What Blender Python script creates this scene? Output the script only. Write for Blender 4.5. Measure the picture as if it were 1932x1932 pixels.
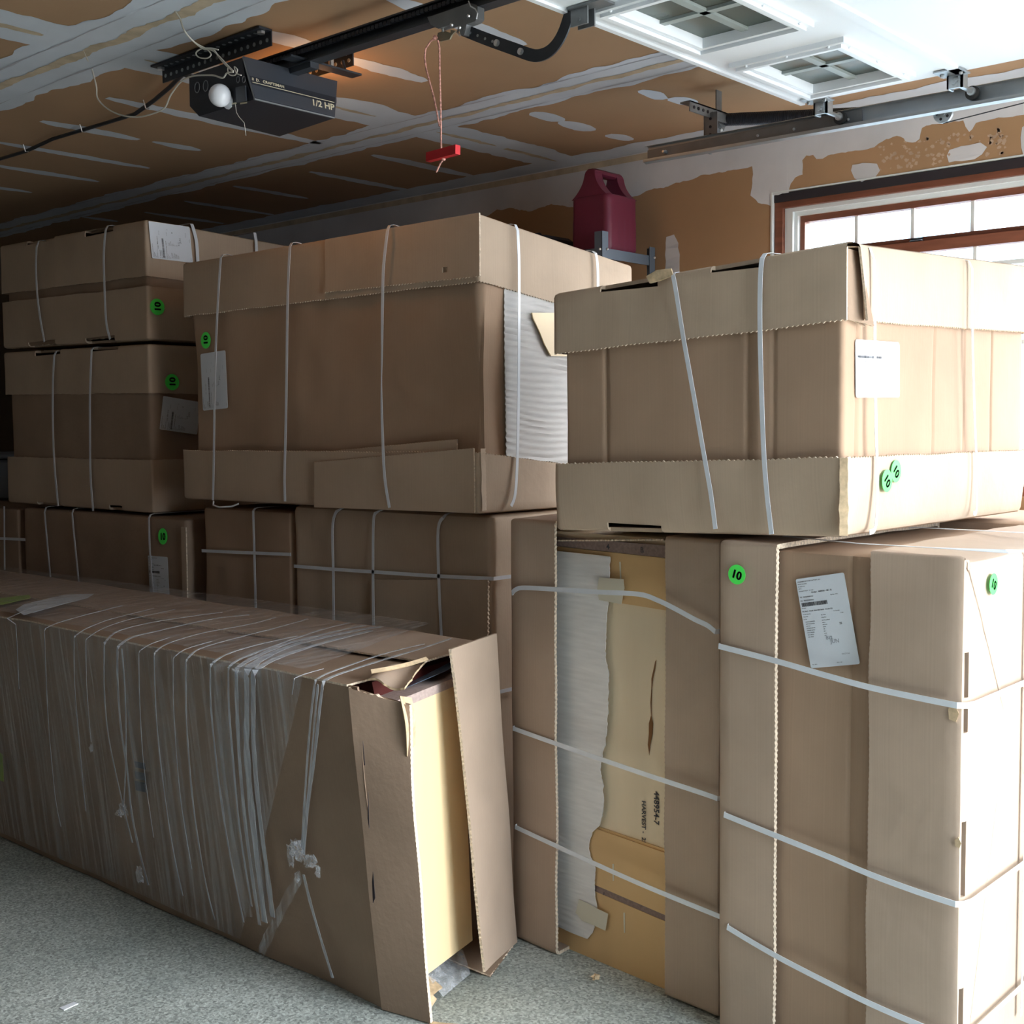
import bpy, math, random
from mathutils import Vector, noise
from mathutils.geometry import tessellate_polygon
random.seed(7)
V = Vector
C = bpy.context.scene.collection
for o in list(bpy.data.objects): bpy.data.objects.remove(o)

# ------------------------------------------------------------------ camera
CAMZ = 1.38
F_PX, PITCH, ROLL, YAW = 2342.8, -0.06405, -0.00734, 0.83977
_f = V((math.sin(YAW)*math.cos(PITCH), math.cos(YAW)*math.cos(PITCH), math.sin(PITCH)))
_r0 = V((math.cos(YAW), -math.sin(YAW), 0)); _u0 = _r0.cross(_f)
_r = _r0*math.cos(ROLL) + _u0*math.sin(ROLL)
_u = -_r0*math.sin(ROLL) + _u0*math.cos(ROLL)
CAM = V((0, 0, CAMZ))
cd = bpy.data.cameras.new('camera'); cam = bpy.data.objects.new('camera', cd); C.objects.link(cam)
from mathutils import Matrix
cam.matrix_world = Matrix(((_r.x, _u.x, -_f.x, 0), (_r.y, _u.y, -_f.y, 0), (_r.z, _u.z, -_f.z, CAMZ), (0, 0, 0, 1)))
cd.sensor_width = 36; cd.lens = F_PX/1932*36; cd.clip_start = 0.02
sc = bpy.context.scene; sc.camera = cam

# ------------------------------------------------------------------ light and exposure
sc.view_settings.view_transform = 'Standard'; sc.view_settings.look = 'None'
sc.view_settings.gamma = 1; sc.view_settings.exposure = 0.31; sc.view_settings.use_curve_mapping = False
SKY_BASE, LOBE_DOOR, LOBE_WINDOW = 4.6, 7.0, 34.0
w = bpy.data.worlds.new('sky'); sc.world = w; w.use_nodes = True
nt = w.node_tree; bg = nt.nodes['Background']
tc = nt.nodes.new('ShaderNodeTexCoord'); nz = nt.nodes.new('ShaderNodeTexNoise'); nz.inputs['Scale'].default_value = 14
nz.inputs['Detail'].default_value = 5
rp = nt.nodes.new('ShaderNodeValToRGB'); rp.color_ramp.elements[0].position = .42; rp.color_ramp.elements[1].position = .56
rp.color_ramp.elements[0].color = (.36, .62, .80, 1); rp.color_ramp.elements[1].color = (.66, .83, 1, 1)
nt.links.new(tc.outputs['Generated'], nz.inputs['Vector']); nt.links.new(nz.outputs['Fac'], rp.inputs['Fac'])
nt.links.new(rp.outputs['Color'], bg.inputs['Color'])
# sky radiance: an even bluish base plus two hazy bright zones, one outside the door, one outside the window side
bg.inputs['Strength'].default_value = SKY_BASE
last = bg.outputs[0]; wo = nt.nodes['World Output']
for d_, pw_, st_, cl_ in (((.10, -1, .12), 12, LOBE_DOOR, (1, .98, .96, 1)), ((.80, -.9, .50), 7, LOBE_WINDOW, (1, .98, .96, 1))):
    dp = nt.nodes.new('ShaderNodeVectorMath'); dp.operation = 'DOT_PRODUCT'; dp.inputs[1].default_value = V(d_).normalized()
    mxn = nt.nodes.new('ShaderNodeMath'); mxn.operation = 'MAXIMUM'; mxn.inputs[1].default_value = 0
    pw = nt.nodes.new('ShaderNodeMath'); pw.operation = 'POWER'; pw.inputs[1].default_value = pw_
    ml_ = nt.nodes.new('ShaderNodeMath'); ml_.operation = 'MULTIPLY'; ml_.inputs[1].default_value = st_
    b2 = nt.nodes.new('ShaderNodeBackground'); b2.inputs['Color'].default_value = cl_; ad = nt.nodes.new('ShaderNodeAddShader')
    nt.links.new(tc.outputs['Generated'], dp.inputs[0]); nt.links.new(dp.outputs['Value'], mxn.inputs[0]); nt.links.new(mxn.outputs[0], pw.inputs[0])
    nt.links.new(pw.outputs[0], ml_.inputs[0]); nt.links.new(ml_.outputs[0], b2.inputs['Strength'])
    nt.links.new(last, ad.inputs[0]); nt.links.new(b2.outputs[0], ad.inputs[1]); last = ad.outputs[0]
nt.links.new(last, wo.inputs['Surface'])
sd = bpy.data.lights.new('sun', 'SUN'); sd.energy = 14; sd.angle = .01; sd.color = (1, .95, .86)
so = bpy.data.objects.new('sun', sd); C.objects.link(so)
so.rotation_euler = V((-.25, .40, -1.25)).to_track_quat('-Z', 'Y').to_euler()
def portal(name, loc, d, sx, sy):
    l = bpy.data.lights.new(name, 'AREA'); l.shape = 'RECTANGLE'; l.size = sx; l.size_y = sy
    l.cycles.is_portal = True
    o = bpy.data.objects.new(name, l); C.objects.link(o); o.location = loc
    o.rotation_euler = V(d).to_track_quat('-Z', 'Y').to_euler()
portal('door_portal', (2.38, -.66, 1.08), (0, 1, 0), 1.8, 2.14)
portal('window_portal', (4.09, 1.24, 1.68), (-1, 0, 0), 2.05, 1.02)
try:
    sc.cycles.max_bounces = 10; sc.cycles.diffuse_bounces = 6; sc.cycles.transparent_max_bounces = 16
    sc.cycles.use_denoising = True
    sc.cycles.sample_clamp_indirect = 6
except Exception: pass

# ------------------------------------------------------------------ measuring: a photo point on a known plane
def ray(x, y): return _r*((x-966)/F_PX) - _u*((y-966)/F_PX) + _f
def pl(x, y, p0, n):
    d = ray(x, y); p0 = V(p0); n = V(n)
    return CAM + d*((p0-CAM).dot(n)/d.dot(n))
def oX(x, y, X): return pl(x, y, (X, 0, 0), (1, 0, 0))
def oY(x, y, Y): return pl(x, y, (0, Y, 0), (0, 1, 0))
def oZ(x, y, Z): return pl(x, y, (0, 0, Z), (0, 0, 1))

# ------------------------------------------------------------------ materials
def mat(name, col, rough=.7, spec=.3, metal=0, var=0, vscale=8, bump=0, bscale=60, emit=None, flute=None, col2=None, cscale=(1, 1, 1), contrast=.5, alpha=None):
    m = bpy.data.materials.new(name); m.use_nodes = True; t = m.node_tree; b = t.nodes['Principled BSDF']
    b.inputs['Base Color'].default_value = (*col, 1); b.inputs['Roughness'].default_value = rough
    b.inputs['Specular IOR Level'].default_value = spec; b.inputs['Metallic'].default_value = metal
    tcn = t.nodes.new('ShaderNodeTexCoord'); mp = t.nodes.new('ShaderNodeMapping'); mp.inputs['Scale'].default_value = cscale
    t.links.new(tcn.outputs['Object'], mp.inputs['Vector'])
    if var or col2:
        n = t.nodes.new('ShaderNodeTexNoise'); n.inputs['Scale'].default_value = vscale; n.inputs['Detail'].default_value = 6
        t.links.new(mp.outputs['Vector'], n.inputs['Vector'])
        r = t.nodes.new('ShaderNodeValToRGB'); r.color_ramp.elements[0].position = .5-contrast/2; r.color_ramp.elements[1].position = .5+contrast/2
        c2 = col2 or tuple(c*(1-var) for c in col)
        r.color_ramp.elements[0].color = (*c2, 1); r.color_ramp.elements[1].color = (*[min(1, c*(1+var)) for c in col], 1)
        t.links.new(n.outputs['Fac'], r.inputs['Fac']); out = r.outputs['Color']
        if flute:
            sx = t.nodes.new('ShaderNodeSeparateXYZ'); t.links.new(tcn.outputs['Object'], sx.inputs[0])
            ad = t.nodes.new('ShaderNodeMath'); ad.operation = 'ADD'
            a, bb = flute
            t.links.new(sx.outputs[a], ad.inputs[0]); t.links.new(sx.outputs[bb], ad.inputs[1])
            wn = t.nodes.new('ShaderNodeTexNoise'); wn.noise_dimensions = '1D'; wn.inputs['Scale'].default_value = 1
            ml = t.nodes.new('ShaderNodeMath'); ml.operation = 'MULTIPLY'; ml.inputs[1].default_value = 220
            t.links.new(ad.outputs[0], ml.inputs[0]); t.links.new(ml.outputs[0], wn.inputs['W'])
            mr = t.nodes.new('ShaderNodeMapRange'); mr.inputs[1].default_value = .3; mr.inputs[2].default_value = .7
            mr.inputs[3].default_value = .975; mr.inputs[4].default_value = 1.02
            t.links.new(wn.outputs['Fac'], mr.inputs[0])
            mx = t.nodes.new('ShaderNodeVectorMath'); mx.operation = 'SCALE'
            t.links.new(out, mx.inputs[0]); t.links.new(mr.outputs[0], mx.inputs['Scale']); out = mx.outputs[0]
        t.links.new(out, b.inputs['Base Color'])
    if bump:
        n = t.nodes.new('ShaderNodeTexNoise'); n.inputs['Scale'].default_value = bscale; n.inputs['Detail'].default_value = 4
        t.links.new(mp.outputs['Vector'], n.inputs['Vector'])
        bp = t.nodes.new('ShaderNodeBump'); bp.inputs['Strength'].default_value = bump; bp.inputs['Distance'].default_value = .01
        t.links.new(n.outputs['Fac'], bp.inputs['Height']); t.links.new(bp.outputs['Normal'], b.inputs['Normal'])
    if emit: b.inputs['Emission Color'].default_value = (*emit[:3], 1); b.inputs['Emission Strength'].default_value = emit[3]
    if alpha is not None: b.inputs['Alpha'].default_value = alpha
    return m
M = dict(
 lid=mat('kraft_outer_board', (.485, .378, .284), .75, .2, var=.09, vscale=5, bump=.12, bscale=30, flute=(0, 1)),
 body=mat('kraft_inner_board', (.40, .278, .195), .8, .15, var=.09, vscale=4, bump=.1, bscale=25, flute=(0, 1)),
 lidh=mat('kraft_outer_board_turned', (.45, .345, .268), .75, .2, var=.09, vscale=5, bump=.12, bscale=30, flute=(1, 0)),
 dark=mat('kraft_dark_board', (.335, .24, .175), .75, .2, var=.12, vscale=5, bump=.1, flute=(0, 1)),  # deeper brown kraft tone
 edge=mat('corrugated_edge', (.66, .55, .43), .9, .1, var=.25, vscale=150, contrast=.3),
 torn=mat('torn_paper', (.60, .46, .30), .9, .1, var=.3, vscale=60),
 strap=mat('strapping', (.70, .74, .80), .35, .5, var=.05, vscale=30),
 label=mat('label_paper', (.74, .79, .86), .4, .4),
 ink=mat('ink', (.05, .05, .06), .6), inkgrey=mat('faint_ink', (.36, .39, .44), .6), green=mat('green_sticker', (.10, 1.0, .14), .5, .3),
 brown=mat('drywall_paper', (.375, .245, .15), .85, .1, var=.07, vscale=2.2, bump=.05, bscale=40),
 wallbrown=mat('wall_drywall_paper', (.42, .265, .15), .85, .1, var=.09, vscale=2.5),
 mud=mat('joint_compound', (.58, .635, .71), .7, .25, var=.13, vscale=5, contrast=.7, cscale=(1, 1, 1)),
 wallmud=mat('wall_joint_compound', (.64, .65, .68), .7, .2, var=.16, vscale=4, contrast=.6),
 tape=mat('joint_tape', (.50, .42, .31), .85, .1, var=.2, vscale=20), groove=mat('trowel_ridge', (.42, .43, .48), .8),
 wallunseen=mat('unseen_wall_darkened', (.17, .14, .11), .9, .1, var=.1, vscale=2),  # walls out of view, darkened to cut bounce light
 speck=mat('speckled_wall', (.50, .37, .27), .85, .1, var=.15, vscale=30),
 concrete=None,
 white=mat('white_door_paint', (.78, .82, .86), .45, .4), trimw=mat('white_vinyl', (.72, .77, .78), .4, .4),
 redwood=mat('red_brown_wood', (.19, .07, .042), .5, .3, var=.25, vscale=6, cscale=(8, 1, 8)), gap=mat('dark_gap', (.03, .025, .03), .9),
 steel=mat('galvanised_steel', (.42, .45, .47), .42, .5, .75, var=.12, vscale=12), steeld=mat('dark_galvanised', (.20, .21, .22), .5, .4, .6, var=.15, vscale=15),
 blackm=mat('black_steel', (.022, .027, .036), .45, .5), blackp=mat('black_plastic', (.018, .021, .03), .5, .4, var=.1, vscale=4),
 panel=mat('grey_black_panel', (.045, .052, .066), .42, .5), cream=mat('cream_print', (.62, .56, .40), .6),
 chrome=mat('zinc_bolt', (.7, .72, .74), .3, .5, .9),
 bulb=mat('bulb_glass', (.85, .88, .95), .2, .5), wire=mat('white_wire', (.62, .60, .54), .5), redp=mat('red_plastic', (.55, .01, .02), .45, .4),
 rope=mat('pink_rope', (.60, .30, .25), .8, var=.35, vscale=160, contrast=.2), can=mat('burgundy_plastic', (.16, .022, .05), .42, .45, var=.1, vscale=10),
 shelf=mat('blue_grey_steel', (.10, .13, .17), .45, .5), maple=mat('orange_maple', (.68, .46, .23), .5, .35, var=.08, vscale=6, cscale=(1, 1, .15)),
 palem=mat('pale_maple', (.80, .68, .50), .5, .35, var=.09, vscale=5, cscale=(1, 2, .15)), cream_m=mat('cream_maple', (.84, .66, .40), .45, .35, var=.05, vscale=6, cscale=(2, 1, .15)),
 chip=mat('particle_board', (.27, .20, .18), .85, .1, var=.2, vscale=120), foamc=mat('foam_sheet_darkened', (.52, .51, .50), .6, .3, var=.1, vscale=12, cscale=(1, 1, 9)), grille=mat('window_grille_grey', (.30, .34, .33), .5),  # foamc is the same foam darkened to offset strong light at that end
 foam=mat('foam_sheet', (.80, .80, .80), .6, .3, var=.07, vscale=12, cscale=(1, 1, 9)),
 tapec=mat('cream_tape', (.66, .63, .52), .4, .4), darkred=mat('dark_red_wood', (.09, .02, .018), .4), blue=mat('blue_film', (.10, .14, .20), .3, .6),
 leaf=mat('knot_wood', (.20, .09, .03), .7), asphalt=mat('driveway', (.52, .50, .47), .9),
 greenw=mat('yellow_green_label', (.30, .42, .06), .5), rubber=mat('rubber', (.03, .03, .03), .7), pale=mat('pale_blue_grey', (.20, .24, .31), .6), mark=mat('dull_print', (.07, .075, .09), .6),
)
# concrete with exposed aggregate
m = bpy.data.materials.new('concrete_floor'); m.use_nodes = True; t = m.node_tree; b = t.nodes['Principled BSDF']; M['concrete'] = m
tcn = t.nodes.new('ShaderNodeTexCoord')
n1 = t.nodes.new('ShaderNodeTexNoise'); n1.inputs['Scale'].default_value = 2.2; n1.inputs['Detail'].default_value = 8
n2 = t.nodes.new('ShaderNodeTexVoronoi'); n2.inputs['Scale'].default_value = 170
n3 = t.nodes.new('ShaderNodeTexNoise'); n3.inputs['Scale'].default_value = 120; n3.inputs['Detail'].default_value = 6
for n in (n1, n2, n3): t.links.new(tcn.outputs['Object'], n.inputs['Vector'])
r1 = t.nodes.new('ShaderNodeValToRGB'); r1.color_ramp.elements[0].color = (.37, .42, .42, 1); r1.color_ramp.elements[1].color = (.50, .55, .55, 1)
r1.color_ramp.elements[0].position = .35; r1.color_ramp.elements[1].position = .65
t.links.new(n1.outputs['Fac'], r1.inputs['Fac'])
bw = t.nodes.new('ShaderNodeRGBToBW'); t.links.new(n2.outputs['Color'], bw.inputs[0])
r2 = t.nodes.new('ShaderNodeValToRGB'); r2.color_ramp.elements[0].color = (.52, .52, .50, 1); r2.color_ramp.elements[1].color = (1.25, 1.25, 1.2, 1)
r2.color_ramp.elements[0].position = .1; r2.color_ramp.elements[1].position = .9; t.links.new(bw.outputs[0], r2.inputs['Fac'])
r3 = t.nodes.new('ShaderNodeValToRGB'); r3.color_ramp.elements[0].color = (.85, .85, .85, 1); r3.color_ramp.elements[1].color = (1.12, 1.12, 1.12, 1)
r3.color_ramp.elements[0].position = .35; r3.color_ramp.elements[1].position = .65; t.links.new(n3.outputs['Fac'], r3.inputs['Fac'])
m1 = t.nodes.new('ShaderNodeVectorMath'); m1.operation = 'MULTIPLY'; m2 = t.nodes.new('ShaderNodeVectorMath'); m2.operation = 'MULTIPLY'
t.links.new(r1.outputs['Color'], m1.inputs[0]); t.links.new(r2.outputs['Color'], m1.inputs[1])
t.links.new(m1.outputs[0], m2.inputs[0]); t.links.new(r3.outputs['Color'], m2.inputs[1]); t.links.new(m2.outputs[0], b.inputs['Base Color'])
bp = t.nodes.new('ShaderNodeBump'); bp.inputs['Strength'].default_value = .35; bp.inputs['Distance'].default_value = .006
t.links.new(n3.outputs['Fac'], bp.inputs['Height']); t.links.new(bp.outputs['Normal'], b.inputs['Normal']); b.inputs['Roughness'].default_value = .75
# glass and stretch film
def film(name, lo, hi, scale, tint=(.75, .8, .86)):
    m = bpy.data.materials.new(name); m.use_nodes = True; t = m.node_tree; t.nodes.clear()
    out = t.nodes.new('ShaderNodeOutputMaterial'); tr = t.nodes.new('ShaderNodeBsdfTransparent'); pb = t.nodes.new('ShaderNodeBsdfPrincipled')
    pb.inputs['Base Color'].default_value = (*tint, 1); pb.inputs['Roughness'].default_value = .3; pb.inputs['Specular IOR Level'].default_value = .6
    mx = t.nodes.new('ShaderNodeMixShader'); tcn = t.nodes.new('ShaderNodeTexCoord'); mp = t.nodes.new('ShaderNodeMapping'); mp.inputs['Scale'].default_value = scale
    n = t.nodes.new('ShaderNodeTexNoise'); n.inputs['Scale'].default_value = 1; n.inputs['Detail'].default_value = 5; n.inputs['Roughness'].default_value = .7
    mr = t.nodes.new('ShaderNodeMapRange'); mr.inputs[1].default_value = .45; mr.inputs[2].default_value = .75; mr.inputs[3].default_value = lo; mr.inputs[4].default_value = hi
    t.links.new(tcn.outputs['Object'], mp.inputs[0]); t.links.new(mp.outputs[0], n.inputs[0]); t.links.new(n.outputs['Fac'], mr.inputs[0])
    t.links.new(mr.outputs[0], mx.inputs[0]); t.links.new(tr.outputs[0], mx.inputs[1]); t.links.new(pb.outputs[0], mx.inputs[2]); t.links.new(mx.outputs[0], out.inputs[0])
    return m
M['film'] = film('stretch_film', .05, .34, (6, 45, 1.2))  # pale opacity streaks also stand for the film's sheen
M['strand'] = film('film_strand', .38, .75, (30, 60, 6), (.72, .77, .84))
M['knot'] = film('film_knot', .12, .55, (40, 40, 40), (.8, .84, .9))
M['glass'] = film('window_glass', .52, .56, (1, 1, 1), (.13, .17, .155))
M['clear'] = film('clear_glass', .03, .05, (1, 1, 1), (.5, .7, .7))

# ------------------------------------------------------------------ mesh building
class MB:
    def __init__(s): s.v = []; s.f = []; s.m = []
    def add(s, vs, fs, mi=0):
        k = len(s.v); s.v += [V(p) for p in vs]
        for i, f in enumerate(fs): s.f.append([k+j for j in f]); s.m.append(mi if isinstance(mi, int) else mi[i])
    def box(s, a, b, mi=0, bev=0):
        x0, y0, z0 = a; x1, y1, z1 = b
        if bev:
            e = min(bev, .49*min(abs(x1-x0), abs(y1-y0), abs(z1-z0)))
            ring = lambda z, i: [(x0+i+e, y0+i, z), (x1-i-e, y0+i, z), (x1-i, y0+i+e, z), (x1-i, y1-i-e, z), (x1-i-e, y1-i, z), (x0+i+e, y1-i, z), (x0+i, y1-i-e, z), (x0+i, y0+i+e, z)]
            vs = ring(z0, e)+ring(z0+e, 0)+ring(z1-e, 0)+ring(z1, e)
            fs = [list(range(8))[::-1], [24+i for i in range(8)]]
            for l in range(3):
                for i in range(8): j = (i+1) % 8; fs.append([8*l+i, 8*l+j, 8*l+8+j, 8*l+8+i])
            s.add(vs, fs, mi); return
        s.add([(x0, y0, z0), (x1, y0, z0), (x1, y1, z0), (x0, y1, z0), (x0, y0, z1), (x1, y0, z1), (x1, y1, z1), (x0, y1, z1)],
              [(3, 2, 1, 0), (4, 5, 6, 7), (0, 1, 5, 4), (1, 2, 6, 5), (2, 3, 7, 6), (3, 0, 4, 7)], mi)
    def hexa(s, p, mi=0):   # eight corners: bottom four, top four
        s.add(p, [(3, 2, 1, 0), (4, 5, 6, 7), (0, 1, 5, 4), (1, 2, 6, 5), (2, 3, 7, 6), (3, 0, 4, 7)], mi)
    def poly(s, pts, n, th=.001, mi=0):   # flat outline (may be concave) with thickness along -n
        n = V(n).normalized(); pts = [V(p) for p in pts]; k = len(pts)
        tri = tessellate_polygon([pts]); a = pts; b = [p-n*th for p in pts]
        fs = []
        for t3 in tri:
            nn = (pts[t3[1]]-pts[t3[0]]).cross(pts[t3[2]]-pts[t3[0]])
            t3 = list(t3) if nn.dot(n) > 0 else list(t3)[::-1]
            fs.append(t3); fs.append([k+j for j in t3][::-1])
        for i in range(k): j = (i+1) % k; fs.append([i, j, k+j, k+i])
        s.add(a+b, fs, mi)
    def tube(s, pts, r, seg=8, mi=0, cap=True):
        pts = [V(p) for p in pts]; n = len(pts); rs = r if isinstance(r, (list, tuple)) else [r]*n
        vs = []; up = V((0, 0, 1)); prev = None
        for i, p in enumerate(pts):
            t = (pts[min(i+1, n-1)]-pts[max(i-1, 0)]).normalized()
            a = prev if prev is not None else (up if abs(t.z) < .9 else V((1, 0, 0)))
            a = (a-t*a.dot(t)).normalized(); b = t.cross(a); prev = a
            vs += [p+(a*math.cos(2*math.pi*k/seg)+b*math.sin(2*math.pi*k/seg))*rs[i] for k in range(seg)]
        fs = [[i*seg+k, i*seg+(k+1) % seg, (i+1)*seg+(k+1) % seg, (i+1)*seg+k] for i in range(n-1) for k in range(seg)]
        if cap: fs += [list(range(seg))[::-1], [(n-1)*seg+k for k in range(seg)]]
        s.add(vs, fs, mi)
    def ribbon(s, pts, nrm, width, th=.0012, mi=0, closed=False):
        pts = [V(p) for p in pts]; n = len(pts); vs = []
        ns = [V(q).normalized() for q in (nrm if isinstance(nrm, list) else [nrm]*n)]
        ws = width if isinstance(width, list) else [width]*n
        for i, p in enumerate(pts):
            t = (pts[min(i+1, n-1)]-pts[max(i-1, 0)]).normalized(); wd = t.cross(ns[i]).normalized()*(ws[i]/2)
            vs += [p-wd, p+wd, p+wd+ns[i]*th, p-wd+ns[i]*th]
        fs = []
        for i in range(n-1):
            a, b = 4*i, 4*i+4
            for k in range(4): fs.append([a+k, a+(k+1) % 4, b+(k+1) % 4, b+k])
        fs += [[3, 2, 1, 0], [4*n-4, 4*n-3, 4*n-2, 4*n-1]]
        s.add(vs, fs, mi)
    def ball(s, c, r, mi=0, seg=12, sc3=(1, 1, 1), wob=0):
        c = V(c); vs = []; rg = seg//2
        for i in range(1, rg):
            for k in range(seg):
                a = math.pi*i/rg; b = 2*math.pi*k/seg
                d = V((math.sin(a)*math.cos(b)*sc3[0], math.sin(a)*math.sin(b)*sc3[1], math.cos(a)*sc3[2]))
                q = 1+wob*noise.noise(d*3+c*20) if wob else 1
                vs.append(c+d*r*q)
        vs += [c+V((0, 0, r*sc3[2])), c-V((0, 0, r*sc3[2]))]; nn = len(vs)
        fs = [[(i*seg)+k, (i+1)*seg+k, (i+1)*seg+(k+1) % seg, i*seg+(k+1) % seg] for i in range(rg-2) for k in range(seg)]
        fs += [[nn-2, k, (k+1) % seg] for k in range(seg)]+[[nn-1, (rg-2)*seg+(k+1) % seg, (rg-2)*seg+k] for k in range(seg)]
        s.add(vs, fs, mi)
    def disc(s, c, n, r, th, mi=0, seg=20):
        c = V(c); n = V(n).normalized(); s.tube([c-n*th/2, c+n*th/2], r, seg, mi)
    def build(s, name, mats, parent=None, smooth=35, fix=True):
        root = parent
        while root is not None and root.parent: root = root.parent
        off = root.location if root is not None else V((0, 0, 0))
        me = bpy.data.meshes.new(name); me.from_pydata([tuple(p-off) for p in s.v], [], s.f)
        for q in (mats if isinstance(mats, list) else [mats]): me.materials.append(M[q] if isinstance(q, str) else q)
        me.polygons.foreach_set('material_index', s.m)
        if smooth:
            me.polygons.foreach_set('use_smooth', [True]*len(s.f)); me.set_sharp_from_angle(angle=math.radians(smooth))
        me.update(); o = bpy.data.objects.new(name, me); C.objects.link(o)
        if parent is not None: o.parent = parent
        return o
def each(mb, name, mats, parent, smooth=35):   # every separate piece becomes a part of its own
    par = list(range(len(mb.v)))
    def find(a):
        while par[a] != a: par[a] = par[par[a]]; a = par[a]
        return a
    for f in mb.f:
        for b in f[1:]: par[find(b)] = find(f[0])
    gr = {}
    for i, f in enumerate(mb.f): gr.setdefault(find(f[0]), []).append(i)
    for fl_ in gr.values():
        ix = {}; q = MB()
        for i in fl_:
            for a in mb.f[i]:
                if a not in ix: ix[a] = len(ix); q.v.append(mb.v[a])
            q.f.append([ix[a] for a in mb.f[i]]); q.m.append(mb.m[i])
        o = q.build(name, mats, parent, smooth)
    return o
def thing(name, loc, label, cat, group=None):
    o = bpy.data.objects.new(name, None); C.objects.link(o); o.location = loc; o['label'] = label; o['category'] = cat
    o.empty_display_size = .05
    if group: o['group'] = group
    return o
def tag(o, label, cat, group=None):
    o['label'] = label; o['category'] = cat
    if group: o['group'] = group
    return o
def struct(o): o['kind'] = 'structure'; return o
def N(p, f=3.0): return noise.noise(V(p)*f)

def rrect(a0, a1, b0, b1, r, dense, open_gap=0, fine=.004, coarse=.05):
    # a path round a rectangle: b0 side, a1 side, b1 side, a0 side; each point (a, b, na, nb, side, t)
    P = []
    def seg(pa, pb, n, side):
        L = math.hypot(pb[0]-pa[0], pb[1]-pa[1]); k = max(2, int(L/(fine if side in dense else coarse)))
        for i in range(k+1):
            t = i/k; P.append((pa[0]+(pb[0]-pa[0])*t, pa[1]+(pb[1]-pa[1])*t, n[0], n[1], side, t))
    def arc(c, a_s):
        for i in range(1, 5):
            a = a_s+math.pi/2*i/5; P.append((c[0]+r*math.cos(a), c[1]+r*math.sin(a), math.cos(a), math.sin(a), 'c', .5))
    seg((a0+(open_gap or r), b0), (a1-r, b0), (0, -1), 'b0'); arc((a1-r, b0+r), -math.pi/2)
    seg((a1, b0+r), (a1, b1-r), (1, 0), 'a1'); arc((a1-r, b1-r), 0)
    seg((a1-r, b1), (a0+r, b1), (0, 1), 'b1'); arc((a0+r, b1-r), math.pi/2)
    seg((a0, b1-r), (a0, b0+(r if not open_gap else 0)), (-1, 0), 'a0')
    if not open_gap: arc((a0+r, b0+r), math.pi)
    return P
def shell(mb, path, closed, w0, w1, mp, th=.005, cap=True, scal=.0042, amp=.003, bulge=0, seed=0, levels=8, shoulder=.012, tooth=.0125, mi_out=0, mi_edge=1, warp=None):
    n = len(path); rings = []; sg = 1 if w1 > w0 else -1
    S = 0; ss = []
    for i in range(n):
        if i: S += math.hypot(path[i][0]-path[i-1][0], path[i][1]-path[i-1][1])
        ss.append(S)
    def ring(w, inset, out, rim=False):
        rr = []
        for i, (a, b, na, nb, side, t) in enumerate(path):
            tw = (w-w0)/(w1-w0)
            d = amp*noise.noise(V((a*3+seed, b*3, w*3)))+amp*.5*noise.noise(V((a*9, b*9+seed, w*7)))
            if bulge: d += bulge*math.sin(math.pi*t)*math.sin(math.pi*min(1, max(0, tw)))
            if warp: d += warp(side, t, tw)
            ww = w
            if rim:
                ww = w + sg*(scal*abs(math.sin(math.pi*ss[i]/tooth)) + .003*noise.noise(V((ss[i]*6+seed, 0, 0))))
            e = d-inset-(0 if out else th)
            rr.append(V(mp(a+na*e, b+nb*e, ww)))
        return rr
    sh = shoulder if cap else 0
    ws = [w0+(w1-sg*sh-w0)*k/levels for k in range(levels+1)]
    R = [ring(ws[0], 0, True, True)]+[ring(x, 0, True) for x in ws[1:]]
    if cap:
        R.append(ring(w1-sg*sh*.35, sh*.25, True)); R.append(ring(w1, sh, True))
    nr = len(R); vs = [p for q in R for p in q]; fs = []; mi = []
    cnt = n if closed else n-1
    for l in range(nr-1):
        for i in range(cnt): j = (i+1) % n; fs.append([l*n+i, l*n+j, (l+1)*n+j, (l+1)*n+i]); mi.append(mi_out)
    inner = [ring(ws[0], 0, False, True)]+[ring(x, 0, False) for x in ws[1:]]
    if cap: inner[-1] = ring(w1-sg*max(th, sh*.8), 0, False)
    base = len(vs); vs += [p for q in inner for p in q]; ni = len(inner)
    for l in range(ni-1):
        for i in range(cnt): j = (i+1) % n; fs.append([base+l*n+i, base+(l+1)*n+i, base+(l+1)*n+j, base+l*n+j]); mi.append(mi_out)
    for i in range(cnt): j = (i+1) % n; fs.append([i, base+i, base+j, j]); mi.append(mi_edge)
    if not closed:
        for l in range(ni-1):
            fs.append([l*n, (l+1)*n, base+(l+1)*n, base+l*n]); mi.append(mi_edge)
            fs.append([l*n+n-1, base+l*n+n-1, base+(l+1)*n+n-1, (l+1)*n+n-1]); mi.append(mi_edge)
    if cap:
        for q, rev in ((nr-1, False), (None, True)):
            off = (q*n if q is not None else base+(ni-1)*n)
            c = sum((vs[off+i] for i in range(n)), V((0, 0, 0)))/n
            k = len(vs)
            for f1 in (.7, .35):
                vs += [c+(vs[off+i]-c)*f1+V((0, 0, 0)) for i in range(n)]
            vs.append(c)
            for (A, B) in ((off, k), (k, k+n)):
                for i in range(n): j = (i+1) % n; fs.append([A+i, A+j, B+j, B+i]); mi.append(mi_out)
            for i in range(n): j = (i+1) % n; fs.append([k+n+i, k+n+j, k+2*n]); mi.append(mi_out)
    else:
        o1 = (nr-1)*n; o2 = base+(ni-1)*n
        for i in range(cnt): j = (i+1) % n; fs.append([o1+i, o1+j, o2+j, o2+i]); mi.append(mi_edge)
    mb.add(vs, fs, mi)
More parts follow.
